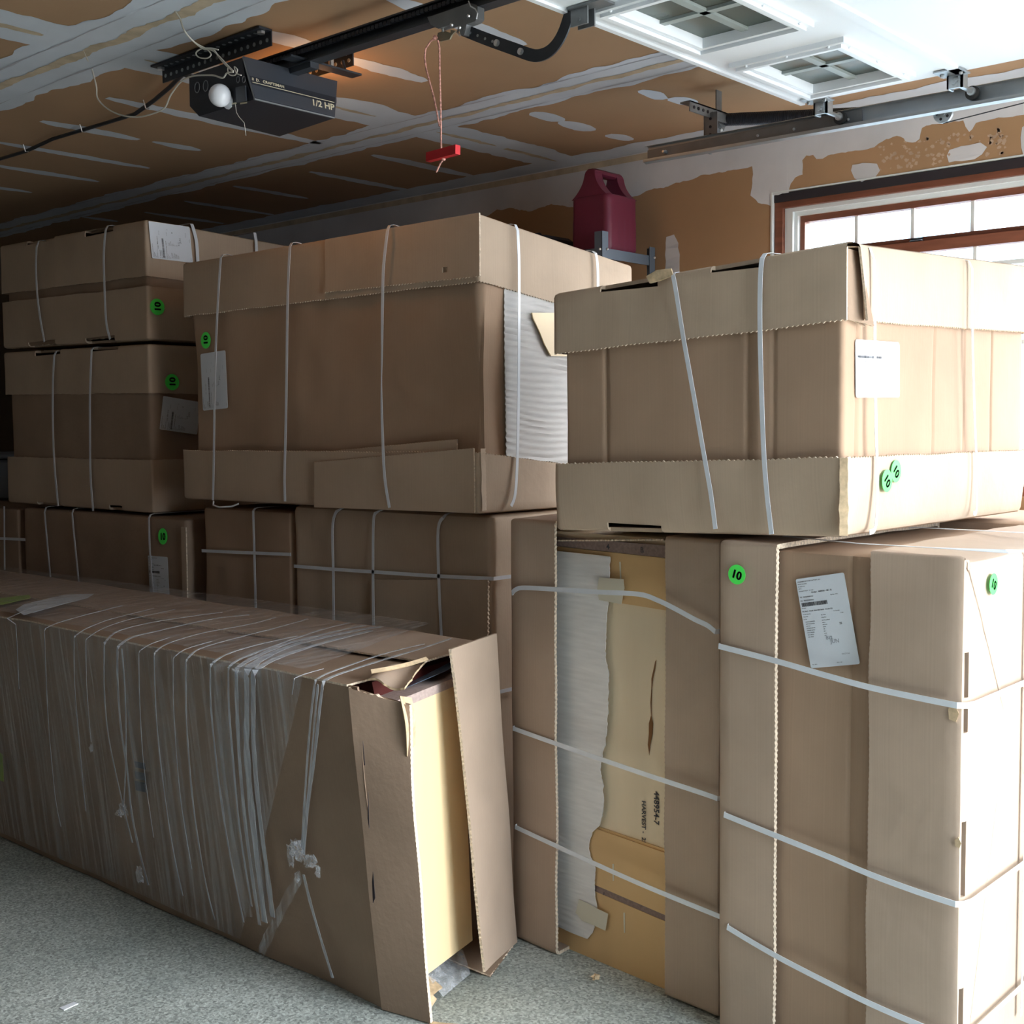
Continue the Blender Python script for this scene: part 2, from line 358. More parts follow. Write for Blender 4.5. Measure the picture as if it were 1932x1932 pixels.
def sheet(mb, c00, c10, c11, c01, n, th=.005, scal='', amp=.003, seed=0, du=.004, dv=.03, curve=None, mi_out=0, mi_edge=1, sa=.0042, ragged='', ra=.004, tooth=.0125):
    c00, c10, c11, c01, n = V(c00), V(c10), V(c11), V(c01), V(n).normalized()
    LU = ((c10-c00).length+(c11-c01).length)/2; LV = ((c01-c00).length+(c11-c10).length)/2
    fu = du if ('b' in scal or 't' in scal or 'b' in ragged or 't' in ragged) else .03
    fv = du if ('l' in scal or 'r' in scal or 'l' in ragged or 'r' in ragged) else dv
    nu = max(2, int(LU/fu)); nv = max(2, int(LV/fv)); A = []; B = []
    for j in range(nv+1):
        for i in range(nu+1):
            u = i/nu; v = j/nv; uu, vv = u, v
            tz = lambda d: sa*abs(math.sin(math.pi*d/tooth))
            rg = lambda d: ra*(noise.noise(V((d*25, seed, 0)))+.5*noise.noise(V((d*80, seed, 0)))+.6)
            if j == 0: vv += ((tz(u*LU) if 'b' in scal else 0)+(rg(u*LU) if 'b' in ragged else 0))/LV
            if j == nv: vv -= ((tz(u*LU) if 't' in scal else 0)+(rg(u*LU) if 't' in ragged else 0))/LV
            if i == 0: uu += ((tz(v*LV) if 'l' in scal else 0)+(rg(v*LV) if 'l' in ragged else 0))/LU
            if i == nu: uu -= ((tz(v*LV) if 'r' in scal else 0)+(rg(v*LV) if 'r' in ragged else 0))/LU
            p = (c00*(1-uu)+c10*uu)*(1-vv)+(c01*(1-uu)+c11*uu)*vv
            d = amp*noise.noise(p*4+V((seed, 0, 0)))
            if curve: d += curve(u, v)
            A.append(p+n*d); B.append(p+n*(d-th))
    k = len(A); w = nu+1; fs = []; mi = []
    flip = (c10-c00).cross(c01-c00).dot(n) < 0
    for j in range(nv):
        for i in range(nu):
            q = [j*w+i, j*w+i+1, (j+1)*w+i+1, (j+1)*w+i]
            if flip: q = q[::-1]
            fs.append(q); fs.append([k+x for x in q][::-1]); mi += [mi_out, mi_out]
    per = [i for i in range(w)]+[j*w+nu for j in range(1, nv+1)]+[nv*w+i for i in range(nu-1, -1, -1)]+[j*w for j in range(nv-1, 0, -1)]
    for a, b in zip(per, per[1:]+per[:1]):
        q = [a, k+a, k+b, b]
        if flip: q = q[::-1]
        fs.append(q); mi.append(mi_edge)
    mb.add(A+B, fs, mi)
_tc = {}
def text_into(mb, s, o, u, v, n, size, mi=0, align='LEFT'):
    key = (s, align)
    if key not in _tc:
        cu = bpy.data.curves.new('t', 'FONT'); cu.body = s; cu.size = 1; cu.align_x = align; cu.resolution_u = 3; cu.offset = .022
        ob = bpy.data.objects.new('t', cu); C.objects.link(ob)
        me = ob.to_mesh(); _tc[key] = ([tuple(p.co) for p in me.vertices], [list(f.vertices) for f in me.polygons])
        ob.to_mesh_clear(); bpy.data.objects.remove(ob); bpy.data.curves.remove(cu)
    vs, fs = _tc[key]; o, u, v, n = V(o), V(u).normalized(), V(v).normalized(), V(n).normalized()
    flip = u.cross(v).dot(n) < 0
    mb.add([o+u*(p[0]*size)+v*(p[1]*size) for p in vs], [f[::-1] if flip else f for f in fs], mi)

# ================================================================== the setting
ZC = 2.44; XW = 3.91; YF = -.6; YB = 6.9; XL = -3.2
def jag(pts, amp, steps=6, f=14):
    out = []
    for a, b in zip(pts, pts[1:]+pts[:1]):
        a = V(a); b = V(b)
        L = (b-a).length; k = max(1, int(L/.02)); 
        for i in range(k):
            p = a+(b-a)*(i/k); q = noise.noise_vector(p*f); q2 = noise.noise_vector(p*f*4)
            out.append(p+(q+q2*.4)*amp*(1 if i else .3))
    return out
fl = MB(); fl.box((XL-.1, YF-.05, -.1), (XW+.1, YB+.1, 0)); struct(fl.build('floor', 'concrete', smooth=0))
dr = MB(); dr.box((-9, -9, -.16), (9, YF-.05, -.03)); struct(dr.build('trim_1', 'asphalt', smooth=0))['label'] = 'sunlit driveway outside the open door'
# ceiling with taped seams (mesh patches of joint compound, one millimetre proud)
ce = MB(); ce.box((XL-.1, YF-.1, ZC), (XW+.1, YB+.1, ZC+.1), 0)
dn = (0, 0, -1)
def band(x0, y0, x1, y1, wd, z, mi, amp=.018, f=7, taper=False, seed=0, lo=0):
    a = V((x0, y0, 0)); b = V((x1, y1, 0)); t = (b-a).normalized(); nn = V((-t.y, t.x, 0)); L = (b-a).length; k = max(6, int(L/.018))
    A = []; B = []
    for i in range(k+1):
        s = i/k; p = a+t*L*s; hw = wd/2*((max(0.02, math.sin(math.pi*min(1, max(0, s))))**.3) if taper else 1)
        h1 = hw+amp*(noise.noise(p*f+V((seed, 1, 0)))+.5*noise.noise(p*f*4+V((seed, 5, 0))))
        h2 = hw+amp*(noise.noise(p*f+V((seed, 9, 0)))+.5*noise.noise(p*f*4+V((seed, 15, 0))))
        A.append(V((p.x, p.y, z))+nn*max(lo, h1)); B.append(V((p.x, p.y, z))-nn*max(lo, h2))
    n = k+1; vs = A+B
    ce.add(vs, [[i, i+1, n+i+1, n+i] for i in range(k)], mi)
sx1, sx2 = 1.834, 3.03
for X, wd, sd in ((sx1, .275, 1), (sx2, .20, 2), (sx1-1.22, .28, 3), (sx1-2.44, .3, 4), (sx1-3.66, .3, 8)):
    band(X-.03 if X == sx2 else X, YF, X+(.05 if X == sx2 else 0), YB, wd, ZC-.001, 1, .03, 5, seed=sd)
    if X < 1.8: continue
    band(X-.03 if X == sx2 else X, YF, X+(.05 if X == sx2 else 0), YB, .03, ZC-.002, 2, .016, 9, seed=sd+5, lo=.004)
    for o in (-.085, .085): band(X+o*(.8 if X == sx2 else 1)-.02*(X == sx2), YF, X+o+.03*(X == sx2), YB, .004, ZC-.002, 3, .007, 6, seed=sd+o, lo=.0)
yb = 3.16
band(XL, yb, XW, yb, .22, ZC-.0012, 1, .03, 6, seed=21)
for a, b in ((1.35, 1.68), (1.98, 2.85), (3.14, 3.45), (3.5, 3.8)): band(a, yb, b, yb, .026, ZC-.0022, 2, .014, 10, taper=True, seed=a)
band(XW-.06, YF, XW-.06, YB, .15, ZC-.0013, 1, .02, 6, seed=31)
for (x0, x1, y, wd) in ((2.10, 2.62, 2.29, .075), (2.04, 2.27, 2.73, .085), (2.33, 2.68, 2.74, .075), (2.12, 2.98, 3.60, .075), (3.23, 3.80, 3.60, .07),
    (2.12, 2.49, 4.02, .07), (2.54, 2.74, 4.01, .06), (3.26, 3.80, 4.01, .06), (2.15, 2.78, 4.42, .06), (3.22, 3.62, 4.47, .06), (2.3, 2.78, 4.80, .06), (3.27, 3.77, 4.92, .06),
    (2.3, 2.7, 5.22, .06), (3.3, 3.75, 5.3, .06), (3.15, 3.35, 5.62, .06), (.9, 1.6, 2.3, .07), (.9, 1.6, 3.6, .07), (1.0, 1.55, 4.4, .07),
    (3.175, 3.335, 2.745, .075), (3.335, 3.515, 2.755, .08), (3.595, 3.725, 2.745, .07), (3.205, 3.345, 2.325, .06), (3.345, 3.47, 2.30, .07), (3.2, 3.3, 3.2, .05)):
    band(x0, y, x1, y, wd, ZC-.001, 1, .010, 12, taper=True, seed=y+x0)
struct(ce.build('ceiling', ['brown', 'mud', 'tape', 'groove'], smooth=0))

# right wall with the window opening
WY0, WY1, WZ0, WZ1 = .20, 2.267, 1.17, 2.212
wr = MB()
for a, b in (((XW, YF-.1, 0), (XW+.16, WY0, ZC)), ((XW, WY1, 0), (XW+.16, YB+.1, ZC)), ((XW, WY0, 0), (XW+.16, WY1, WZ0)), ((XW, WY0, WZ1), (XW+.16, WY1, ZC))): wr.box(a, b, 0)
wp = lambda l: [oX(x, y, XW-.0015) for x, y in l]
low = [(937, 396), (960, 392), (1000, 398), (1040, 385), (1078, 392), (1140, 380), (1207, 367), (1225, 358), (1250, 355), (1270, 347), (1300, 340), (1320, 332), (1345, 328), (1372, 322), (1402, 317), (1418, 315), (1420, 330), (1417, 355), (1413, 370), (1430, 380), (1455, 389), (1457, 369), (1487, 363), (1490, 347), (1500, 336), (1513, 330), (1516, 316), (1513, 301), (1520, 294), (1535, 292), (1541, 300), (1553, 299), (1562, 290), (1620, 284), (1650, 277), (1670, 263), (1690, 257), (1702, 262), (1706, 268), (1728, 270), (1736, 262), (1738, 242), (1760, 235), (1790, 232), (1815, 228), (1822, 241), (1829, 248), (1836, 243), (1842, 232), (1870, 225), (1932, 216)]
top = wp(low)
P = jag(top, .006)[:-int(((top[0]-top[-1]).length)/.02)] if False else None
poly = [V((XW-.0015, 6.8, 2.12)), V((XW-.0015, 5.2, 2.14)), V((XW-.0015, 4.2, 2.12))]+top+[V((XW-.0015, .9, 2.30)), V((XW-.0015, YF, 2.3)), V((XW-.0015, YF, ZC)), V((XW-.0015, 6.8, ZC))]
bp_ = []
for i, (a, b) in enumerate(zip(poly, poly[1:]+poly[:1])):
    k = max(1, int((b-a).length/.012)) if i < len(poly)-4 else 1
    for j in range(k):
        p = a+(b-a)*(j/k)
        if i < len(poly)-4 and a.y < 6 and k > 0:
            q = noise.noise_vector(p*22)*.006+noise.noise_vector(p*70)*.004; p = p+V((0, q.y, q.z))
        bp_.append(p)
wr.poly(bp_, (-1, 0, 0), .001, 1)
for l in ([(1608, 312), (1640, 307), (1655, 310), (1660, 322), (1652, 333), (1625, 342), (1612, 336), (1604, 322)],
          [(1790, 284), (1815, 274), (1850, 269), (1862, 278), (1852, 292), (1838, 301), (1815, 304), (1790, 307), (1787, 295)],
          [(1256, 447), (1270, 444), (1279, 458), (1282, 480), (1281, 520), (1255, 520), (1254, 480)],
          [(1927, 238), (1932, 236), (1960, 240), (1960, 290), (1930, 292), (1924, 260)]):
    wr.poly([p+V((0, *(noise.noise_vector(p*60).yz*.006))) for p in jag(wp(l), .004)], (-1, 0, 0), .001, 1)
bd = [(1457, 300), (1487, 296), (1486, 362), (1457, 368)]; wr.poly([p-V((.001, 0, 0)) for p in wp(bd)], (-1, 0, 0), .0005, 1)
wr.add([V((XW-.003, YF, ZC-.006)), V((XW-.003, YB, ZC-.006)), V((XW-.003, YB, ZC-.03)), V((XW-.003, YF, ZC-.03))], [[3, 2, 1, 0]], 2)
random.seed(5)
for i in range(150):
    x = random.uniform(1660, 1900); y = random.uniform(255, 330)-(x-1780)*.12
    p = oX(x, y, XW-.0012)
    if p.z < WZ1+.015: continue
    r = random.uniform(.002, .009)
    k = 9; wr.add([p]+[p+V((0, math.cos(j*2*math.pi/k)*r*random.uniform(.5, 1.3), math.sin(j*2*math.pi/k)*r*random.uniform(.4, 1.1))) for j in range(k)], [[0, 1+(j+1) % k, 1+j] for j in range(k)], 4)
struct(wr.build('wall_right', ['wallbrown', 'wallmud', 'tape', 'label', 'speck'], smooth=0))
wb = MB(); wb.box((XL-.1, YB, 0), (XW+.1, YB+.12, ZC)); struct(wb.build('wall_back', 'wallunseen', smooth=0))
wl = MB(); wl.box((XL-.12, YF-.1, 0), (XL, YB+.1, ZC)); struct(wl.build('wall_left', 'wallunseen', smooth=0))
wf = MB()
for x0, x1, z0, z1 in ((XL, 1.5, 0, ZC), (3.27, XW, 0, ZC), (1.5, 3.27, 2.13, ZC)): wf.box((x0, YF-.14, z0), (x1, YF, z1))
struct(wf.build('wall_front', 'wallunseen', smooth=0))

# window: red brown wood unit with white vinyl stops
wn = bpy.data.objects.new('window_1', None); C.objects.link(wn); wn.location = (XW+.05, 1.45, WZ0); wn['kind'] = 'structure'
def frame(mb, X0, X1, y0, y1, z0, z1, wd, mi=0, top=None):
    t = top or wd
    mb.box((X0, y0, z0), (X1, y0+wd, z1), mi); mb.box((X0, y1-wd, z0), (X1, y1, z1), mi)
    mb.box((X0, y0+wd, z1-t), (X1, y1-wd, z1), mi); mb.box((X0, y0+wd, z0), (X1, y1-wd, z0+wd), mi)
q = MB(); q.box((XW-.004, WY1-.003, WZ0), (XW+.01, WY1+.004, WZ1)); q.box((XW-.003, WY0, WZ1-.002), (XW+.01, WY1, WZ1+.002)); q.build('corner_bead', 'trimw', wn, 0)
q = MB(); frame(q, XW+.012, XW+.15, WY0, WY1-.004, WZ0, WZ1-.031, .03, top=.024); q.build('window_frame', 'redwood', wn, 0)
q = MB(); q.box((XW+.006, WY0, WZ1-.034), (XW+.15, WY1-.004, WZ1-.004)); q.build('shim_gap_shade', 'gap', wn, 0)  # solid near-black block standing for the shade inside the gap
q = MB(); frame(q, XW+.030, XW+.15, WY0+.02, WY1-.034, WZ0+.02, WZ1-.055, .03, top=.014); frame(q, XW+.045, XW+.15, WY0+.03, WY1-.046, WZ0+.03, WZ1-.068, .03, top=.014); q.build('vinyl_stop', 'trimw', wn, 0)
zm = 1.985
def sash(nm, X, y0, y1, z0, z1, wd, tp, bt, ys, zs):
    q = MB(); q.box((X, y0, z0), (X+.035, y0+wd, z1)); q.box((X, y1-wd, z0), (X+.035, y1, z1)); q.box((X, y0+wd, z1-tp), (X+.035, y1-wd, z1)); q.box((X, y0+wd, z0), (X+.035, y1-wd, z0+bt))
    s = q.build(nm, 'redwood', wn, 0)
    q = MB()
    for y in ys: q.box((X+.012, y-.006, z0+bt), (X+.026, y+.006, z1-tp))
    for z in zs: q.box((X+.013, y0+wd, z-.007), (X+.025, y1-wd, z+.007))
    each(q, 'muntin', 'trimw', s, 0)
    q = MB(); q.box((X+.017, y0+wd, z0+bt), (X+.021, y1-wd, z1-tp)); q.build('glass_pane', 'clear', s, 0)
ys = [1.985-.2*i for i in range(9)]
sash('upper_sash', XW+.062, .26, 2.205, zm-.005, 2.138, .032, .030, .03, ys, [])
sash('lower_sash', XW+.036, .26, 2.20, 1.20, zm+.008, .04, .035, .05, [y-.02 for y in ys], [1.90, 1.65, 1.83])
q = MB(); p = oX(1726, 440, XW+.04); q.box((XW+.045, p.y-.022, zm+.008), (XW+.075, p.y+.022, zm+.016), 0, .003); q.tube([(XW+.06, p.y-.018, zm+.018), (XW+.06, p.y+.02, zm+.02)], .005); q.build('sash_lock', 'blackm', wn)

# ================================================================== overhead door, seen from below
ZD = 2.283; DX0, DX1 = 1.05, 3.15
dd = thing('garage_door', (2.1, .7, ZD), 'white sectional overhead door with small windows, raised flat under the ceiling', 'garage door')
secY = [1.737, 1.305, .873, .441, .009, -.42]
for k in range(5):
    y1, y0 = secY[k], secY[k+1]; g = .004; q = MB()
    if k == 0:
        # window section: rails, stiles and four glazed openings
        oy0, oy1 = y0+.098, y1-.084; wins = [(1.17, 1.60), (1.66, 2.09), (2.145, 2.54), (2.63, 3.0)]
        wins = [(1.10, 1.42), (1.63, 1.97), (2.17, 2.52), (2.715, 3.05)]
        cuts = [DX0]+[v for w_ in wins for v in w_]+[DX1]
        q.box((DX0, y0+g, ZD), (DX1, oy0, ZD+.04)); q.box((DX0, oy1, ZD), (DX1, y1, ZD+.04))
        for a, b in zip(cuts[::2], cuts[1::2]): q.box((a, oy0, ZD), (b, oy1, ZD+.04))
        q.box((DX0, y1-.012, ZD-.006), (DX1, y1+.002, ZD+.04))
        s = q.build('door_section', 'white', dd, 0)
        for a, b in wins:
            f = MB()
            for (i, zz, ex) in ((-.028, -.012, 0), (-.016, -.02, 0), (0, -.012, 0)):
                f.box((a+i, oy0+i, ZD+zz), (b-i, oy0+i+.012, ZD+.012)); f.box((a+i, oy1-i-.012, ZD+zz), (b-i, oy1-i, ZD+.012))
                f.box((a+i, oy0+i+.012, ZD+zz), (a+i+.012, oy1-i-.012, ZD+.012)); f.box((b-i-.012, oy0+i+.012, ZD+zz), (b-i, oy1-i-.012, ZD+.012))
            fo = f.build('window_trim', 'white', s, 0)
        for a, b in wins:
            f = MB(); f.box((a, oy0, ZD+.012), (b, oy1, ZD+.016)); f.build('window_glass', 'glass', s, 0)
            f = MB(); f.box(((a+b)/2-.010, oy0, ZD+.004), ((a+b)/2+.010, oy1, ZD+.011)); f.box((a, (oy0+oy1)/2-.010, ZD+.004), (b, (oy0+oy1)/2+.010, ZD+.011)); f.build('window_grille', 'grille', s, 0)  # grille sits before the glass, greyed as if dimmed behind it
            f = MB()
            for t_ in (.06, .5, .94):
                for yy in (oy0-.019, oy1+.019): f.ball((a+(b-a)*t_, yy, ZD-.013), .0038, seg=8)
                for xx in (a-.019, b+.019): f.ball((xx, oy0+(oy1-oy0)*t_, ZD-.013), .0038, seg=8)
            each(f, 'trim_screw', 'white', s)
    else:
        q.box((DX0, y0+g, ZD), (DX1, y1-g*.5, ZD+.04)); q.box((DX0, y1-.03, ZD-.006), (DX1, y1-g, ZD+.01)); q.build('door_section', 'white', dd, 0)
# door arm bracket on the top section
q = MB(); xo = 2.12
q.box((xo-.022, 1.62, ZD-.006), (xo+.022, 1.715, ZD-.001)); q.box((xo-.014, 1.665, ZD-.042), (xo-.010, 1.71, ZD-.005)); q.box((xo+.010, 1.665, ZD-.042), (xo+.014, 1.71, ZD-.005))
q.tube([(xo-.017, 1.688, ZD-.03), (xo+.017, 1.688, ZD-.03)], .005); q.build('arm_bracket', 'steeld', dd)
# roller carriers on the right edge
for yy, top in ((1.68, 1), (1.305, 0)):
    q = MB(); zt = 2.258
    q.box((3.10, yy-.035, ZD-.006), (3.165, yy+.035, ZD-.002)); q.box((3.15, yy-.02, 2.245), (3.156, yy+.02, ZD), 0); q.box((3.15, yy-.02, 2.245), (3.185, yy-.015, ZD)); q.box((3.15, yy+.015, 2.245), (3.185, yy+.02, ZD))
    q.tube([(3.14, yy, zt), (3.262, yy, zt)], .0065); q.tube([(3.15, yy-.012, 2.268), (3.15, yy+.0, 2.268)], .006)
    for dx in (-.03, .03): q.ball((3.13, yy+dx*.8, ZD-.008), .006, 0, 8)
    h = q.build('roller_hinge', 'steel', dd)
    q = MB(); q.disc((3.268, yy, zt-.003), (1, 0, 0), .018, .010, 0, 20); q.disc((3.262, yy, zt), (1, 0, 0), .011, .012, 1, 16); q.build('roller', ['rubber', 'chrome'], h)
# horizontal track: a rolled channel open towards the door
def zt_(y): return 2.231-.010*(2.36-y)/1.2
tr = thing('door_track', (3.27, 1.2, 2.22), 'grey steel horizontal door track with rolled lips running along the right wall', 'door track')
q = MB(); prof = [(3.262, .048), (3.272, .052), (3.285, .049), (3.287, .044), (3.287, .006), (3.284, .001), (3.272, -.003), (3.258, .001), (3.256, .008)]
ya, yb_ = 2.352, -.3; th = .002
vs = []; k = len(prof)
for y in (ya, yb_):
    vs += [(x, y, zt_(y)+z) for x, z in prof]+[(x+(th if i < 6 else 0), y, zt_(y)+z-(th if i >= 5 else -th*.3)) for i, (x, z) in enumerate(prof)]
n2 = 2*k; fs = []
for i in range(k-1): fs += [[i, i+1, n2+i+1, n2+i], [k+i, n2+k+i, n2+k+i+1, k+i+1]]
fs += [[0, n2, n2+k, k], [k-1, 2*k-1, n2+2*k-1, n2+k-1]]
fs += [[i, k+i, k+i+1, i+1] for i in range(k-1)]+[[n2+i, n2+i+1, n2+k+i+1, n2+k+i] for i in range(k-1)]
q.add(vs, fs); q.build('channel', 'steel', tr, 25)
q = MB(); q.box((3.279, 1.62, zt_(2)+.007), (3.285, ya-.001, zt_(2)+.043)); q.build('inner_splice_plate', 'steeld', tr, 0)
for y in (2.28, 1.95, 1.66, 1.83):
    q = MB(); q.ball((3.276, y, zt_(y)+.024), .007 if y > 2.2 else .0045, 0, 8)
    if y > 2.2: q.tube([(3.262, y, zt_(y)+.024), (3.277, y, zt_(y)+.024)], .004)
    q.build('bolt', 'chrome', tr)
# hanger of perforated angle
hg = thing('track_hanger', (3.31, 2.25, 2.3), 'perforated grey angle iron hanger holding the end of the door track', 'bracket')
q = MB(); q.box((3.292, 2.10, 2.235), (3.296, 2.147, 2.352)); q.box((3.292, 2.145, 2.235), (3.330, 2.149, 2.352)); q.build('upright_angle', 'steeld', hg, 0)
q = MB(); A_ = V((3.29, 2.22, 2.433)); ha, hb = oY(1300, 203, 2.13), oY(1372, 222, 2.13); hb.z = ha.z = (ha.z+hb.z)/2; q.box((ha.x, 2.126, ha.z-.015), (hb.x, 2.130, ha.z+.017)); q.box((ha.x, 2.126, ha.z+.013), (hb.x, 2.162, ha.z+.017)); q.box((hb.x-.03, 2.15, ha.z+.0), (hb.x, 2.154, 2.44))
q.build('cross_angle', 'steeld', hg, 0)
q = MB()
for i in range(6): q.disc((ha.x+.02+i*.025, 2.125, ha.z), (0, 1, 0), .0048, .003, 0, 10)
for i in range(3): q.disc((3.291, 2.124, 2.285+i*.024), (1, 0, 0), .0045, .003, 0, 10)
each(q, 'punched_hole', 'gap', hg)
q = MB(); q.disc((3.40, 2.17, 2.35), (.3, 1, 0), .034, .012, 0, 8); q.disc((3.40, 2.155, 2.35), (.3, 1, 0), .02, .02, 0, 12)
for a in range(5): q.ball((3.40+.026*math.cos(a*1.256), 2.16, 2.35+.026*math.sin(a*1.256)), .0055, 1, 8)
q.build('spring_anchor', ['steeld', 'chrome'], hg)
sp = thing('extension_spring', (3.38, 1.6, 2.3), 'black extension spring stretched behind the grey door track', 'spring')
q = MB(); a = V((3.40, 2.137, 2.352)); b = V((3.40, 1.66, 2.288)); pts = []
n_ = 560
for i in range(n_+1):
    t_ = i/n_; ang = t_*140*2*math.pi/1.0; p = a+(b-a)*t_; pts.append(p+V((math.cos(ang)*.019, 0, math.sin(ang)*.019)))
q.tube([a, b], .0175, 12); q.tube([a+(b-a)*(.0)+V((0, .03, 0)), a], .005); sp_ = q.build('coil_core', 'blackm', sp)
q = MB(); vs = []
rr = [a+(b-a)*(i/150) for i in range(151)]
q.tube([p for p in rr for _ in (0,)], [.020 if i % 2 else .0185 for i in range(151)], 12); q.build('coil', 'blackp', sp)
pu = thing('cable_pulley', tuple(oX(1780, 212, 3.31)), 'grey cable pulley wheel under the door track near the second hinge', 'pulley')
q = MB(); c = oX(1780, 214, 3.30); q.disc(c, (1, 0, 0), .026, .010, 0, 28); q.disc(c-V((.003, 0, 0)), (1, 0, 0), .008, .012, 1, 10)
for a in range(5): q.disc(c+V((-.0055, .016*math.cos(a*1.256), .016*math.sin(a*1.256))), (1, 0, 0), .004, .001, 2, 8)
q.box((c.x-.008, c.y-.006, c.z), (c.x-.004, c.y+.006, zt_(1.4)+.01), 0); q.build('wheel', ['steel', 'chrome', 'gap'], pu)
q = MB(); q.tube([c+V((0, 0, -.026)), oX(1932, 194, 3.30), V((3.30, -.4, 2.20))], .0016, 6); q.build('cable', 'blackm', pu)

# ================================================================== door opener
op = thing('garage_door_opener', (2.12, 2.78, 2.352), 'black half horsepower door opener box hung from the ceiling with round bulb', 'door opener')
q = MB()
T4 = [(1.963, 2.677), (2.274, 2.677), (2.274, 2.915), (1.963, 2.915)]
b0 = [V((1.963, 2.632, 2.229)), V((2.225, 2.632, 2.229)), V((2.25, 2.90, 2.229)), V((1.963, 2.873, 2.229))]
mid = [V((1.961, 2.60+.062, 2.285)), V((2.262, 2.662, 2.285)), V((2.268, 2.915, 2.27)), V((1.961, 2.912, 2.262))]
topv = [V((x, y, 2.343)) for x, y in T4]
q.add(b0+mid+topv, [[3, 2, 1, 0], [0, 1, 5, 4], [1, 2, 6, 5], [2, 3, 7, 6], [3, 0, 4, 7], [4, 5, 9, 8], [5, 6, 10, 9], [6, 7, 11, 10], [7, 4, 8, 11], [8, 9, 10, 11]])
q.build('housing', 'blackp', op, 0)
# lighter front panel with printed stripe
n_f = (topv[1]-topv[0]).cross(b0[0]-topv[0]).normalized()
if n_f.y > 0: n_f = -n_f
q = MB(); e = n_f*.003; k_ = lambda s_, t_: (topv[0]*(1-s_)+topv[1]*s_)*(1-t_)+(b0[0]*(1-s_)+b0[1]*s_)*t_
q.poly([k_(0, 0)+e*2, k_(1, 0)+e*2, k_(1, .98)+e*2, k_(0, .98)+e*2], n_f, .006); fp = q.build('front_panel', 'panel', op, 0)
uu = (k_(1, .5)-k_(0, .5)).normalized(); vv = (k_(.5, 0)-k_(.5, 1)).normalized(); e3 = n_f*.0068
q = MB(); q.poly([k_(0.01, .46)+n_f*.0065, k_(.99, .46)+n_f*.0065, k_(.99, .66)+n_f*.0065, k_(0.01, .66)+n_f*.0065], n_f, .0004, 0); q.build('dark_band', 'blackp', fp, 0)
q = MB(); q.poly([k_(.02, .60)+e3, k_(.98, .60)+e3, k_(.98, .615)+e3, k_(.02, .615)+e3], n_f, .0003); q.build('printed_stripe', 'cream', fp, 0)
q = MB(); text_into(q, '1/2 HP', k_(.70, .82)+e3, uu, vv, n_f, .028); q.build('lettering', 'cream', fp, 0); q = MB()
text_into(q, '8  D.   CRAFTSMAN', k_(.02, .56)+e3, uu, vv, n_f, .012); q.build('lettering', 'cream', fp, 0)
q = MB(); q.tube([k_(0, 0)+e, k_(0, 1)+e], .0025, 6); q.tube([k_(0, 1)+e, k_(1, 1)+e], .0025, 6); q.build('panel_trim', 'steeld', fp)
# left bulb and end panel details
q = MB(); c = oX(415, 180, 1.935); q.ball(c, .029, 0, 20, (1, 1, 1)); q.tube([c+V((.02, 0, -.012)), V((1.965, c.y, c.z-.008))], [.02, .016], 12); bl = q.build('bulb', 'bulb', op)
q = MB()
for px_, py_ in ((372, 165), (388, 162), (449, 150), (460, 150)):
    c2 = oX(px_, py_, 1.9605); rr_ = .014 if px_ < 400 else .008
    q.tube([c2+V((0, rr_*.8*math.cos(i*.5236), rr_*math.sin(i*.5236))) for i in range(13)], .0012, 5)
each(q, 'vent_ring', 'steeld', op)
q = MB()
for (a_, b_, c_, d_) in ((434, 194, 446, 197), (453, 187, 466, 190), (453, 193, 466, 196)):
    pts = [oX(a_, b_+1, 1.96), oX(c_, b_-1, 1.96), oX(c_, d_-1, 1.96), oX(a_, d_+1, 1.96)]; q.poly(pts, (-1, 0, 0), .0005)
each(q, 'small_print', 'cream', op, 0)
q = MB(); pts = [oX(444, 165, 1.955), oX(462, 161, 1.955), oX(464, 190, 1.955), oX(446, 194, 1.955)]; q.poly(pts, (-1, 0, 0), .004); q.build('switch_plate', 'panel', op, 0)
q = MB(); q.tube([oX(x, y, 1.945) for x, y in ((444, 196), (446, 212), (452, 222), (461, 232), (464, 256))], .0009, 5); q.build('antenna_wire', 'wire', op)
# lit bulb on the far side
q = MB(); q.ball((2.305, 2.895, 2.31), .028, 0, 16); q.build('lit_bulb', mat('lit_bulb', (1, .8, .5), .4, emit=(1, .5, .18, 14)), op)
ld = bpy.data.lights.new('bulb_light', 'POINT'); ld.energy = 1.1; ld.color = (1, .43, .13); ld.shadow_soft_size = .03
lo = bpy.data.objects.new('bulb_light', ld); C.objects.link(lo); lo.location = (2.335, 2.83, 2.335)
# perforated mounting angles
def perf(name, x0, x1, y0, y1, label):
    t_ = thing(name, (x0, y0, ZC-.02), label, 'bracket')
    q = MB(); q.box((x0, y0, ZC-.008), (x1, y1, ZC-.003)); q.box((x1-.004, y0, ZC-.045), (x1, y1, ZC-.003)); q.build('angle', 'blackm', t_, 0)
    q = MB(); k = int((y1-y0)/.028)
    for i in range(k): q.disc((x1-.0045, y0+.016+i*.028, ZC-.028), (1, 0, 0), .0055, .002, 0, 10); 
    for i in range(k): q.disc(((x0+x1)/2, y0+.016+i*.028, ZC-.0085), (0, 0, 1), .0055, .001, 0, 10)
    each(q, 'punched_hole', 'steel' if x0 < 2.1 else 'torn', t_)
    q = MB()
    for yy in (y0+.02, y1-.02): q.disc(((x0+x1)/2, yy, ZC-.012), (0, 0, 1), .011, .007, 0, 6)
    each(q, 'lag_bolt', 'chrome', t_)
perf('mounting_angle', 2.02, 2.062, 2.68, 3.19, 'long black perforated angle bolted to the ceiling over the opener')
perf('mounting_angle', 2.285, 2.325, 2.66, 2.93, 'short black perforated angle beside the glowing bulb patch')
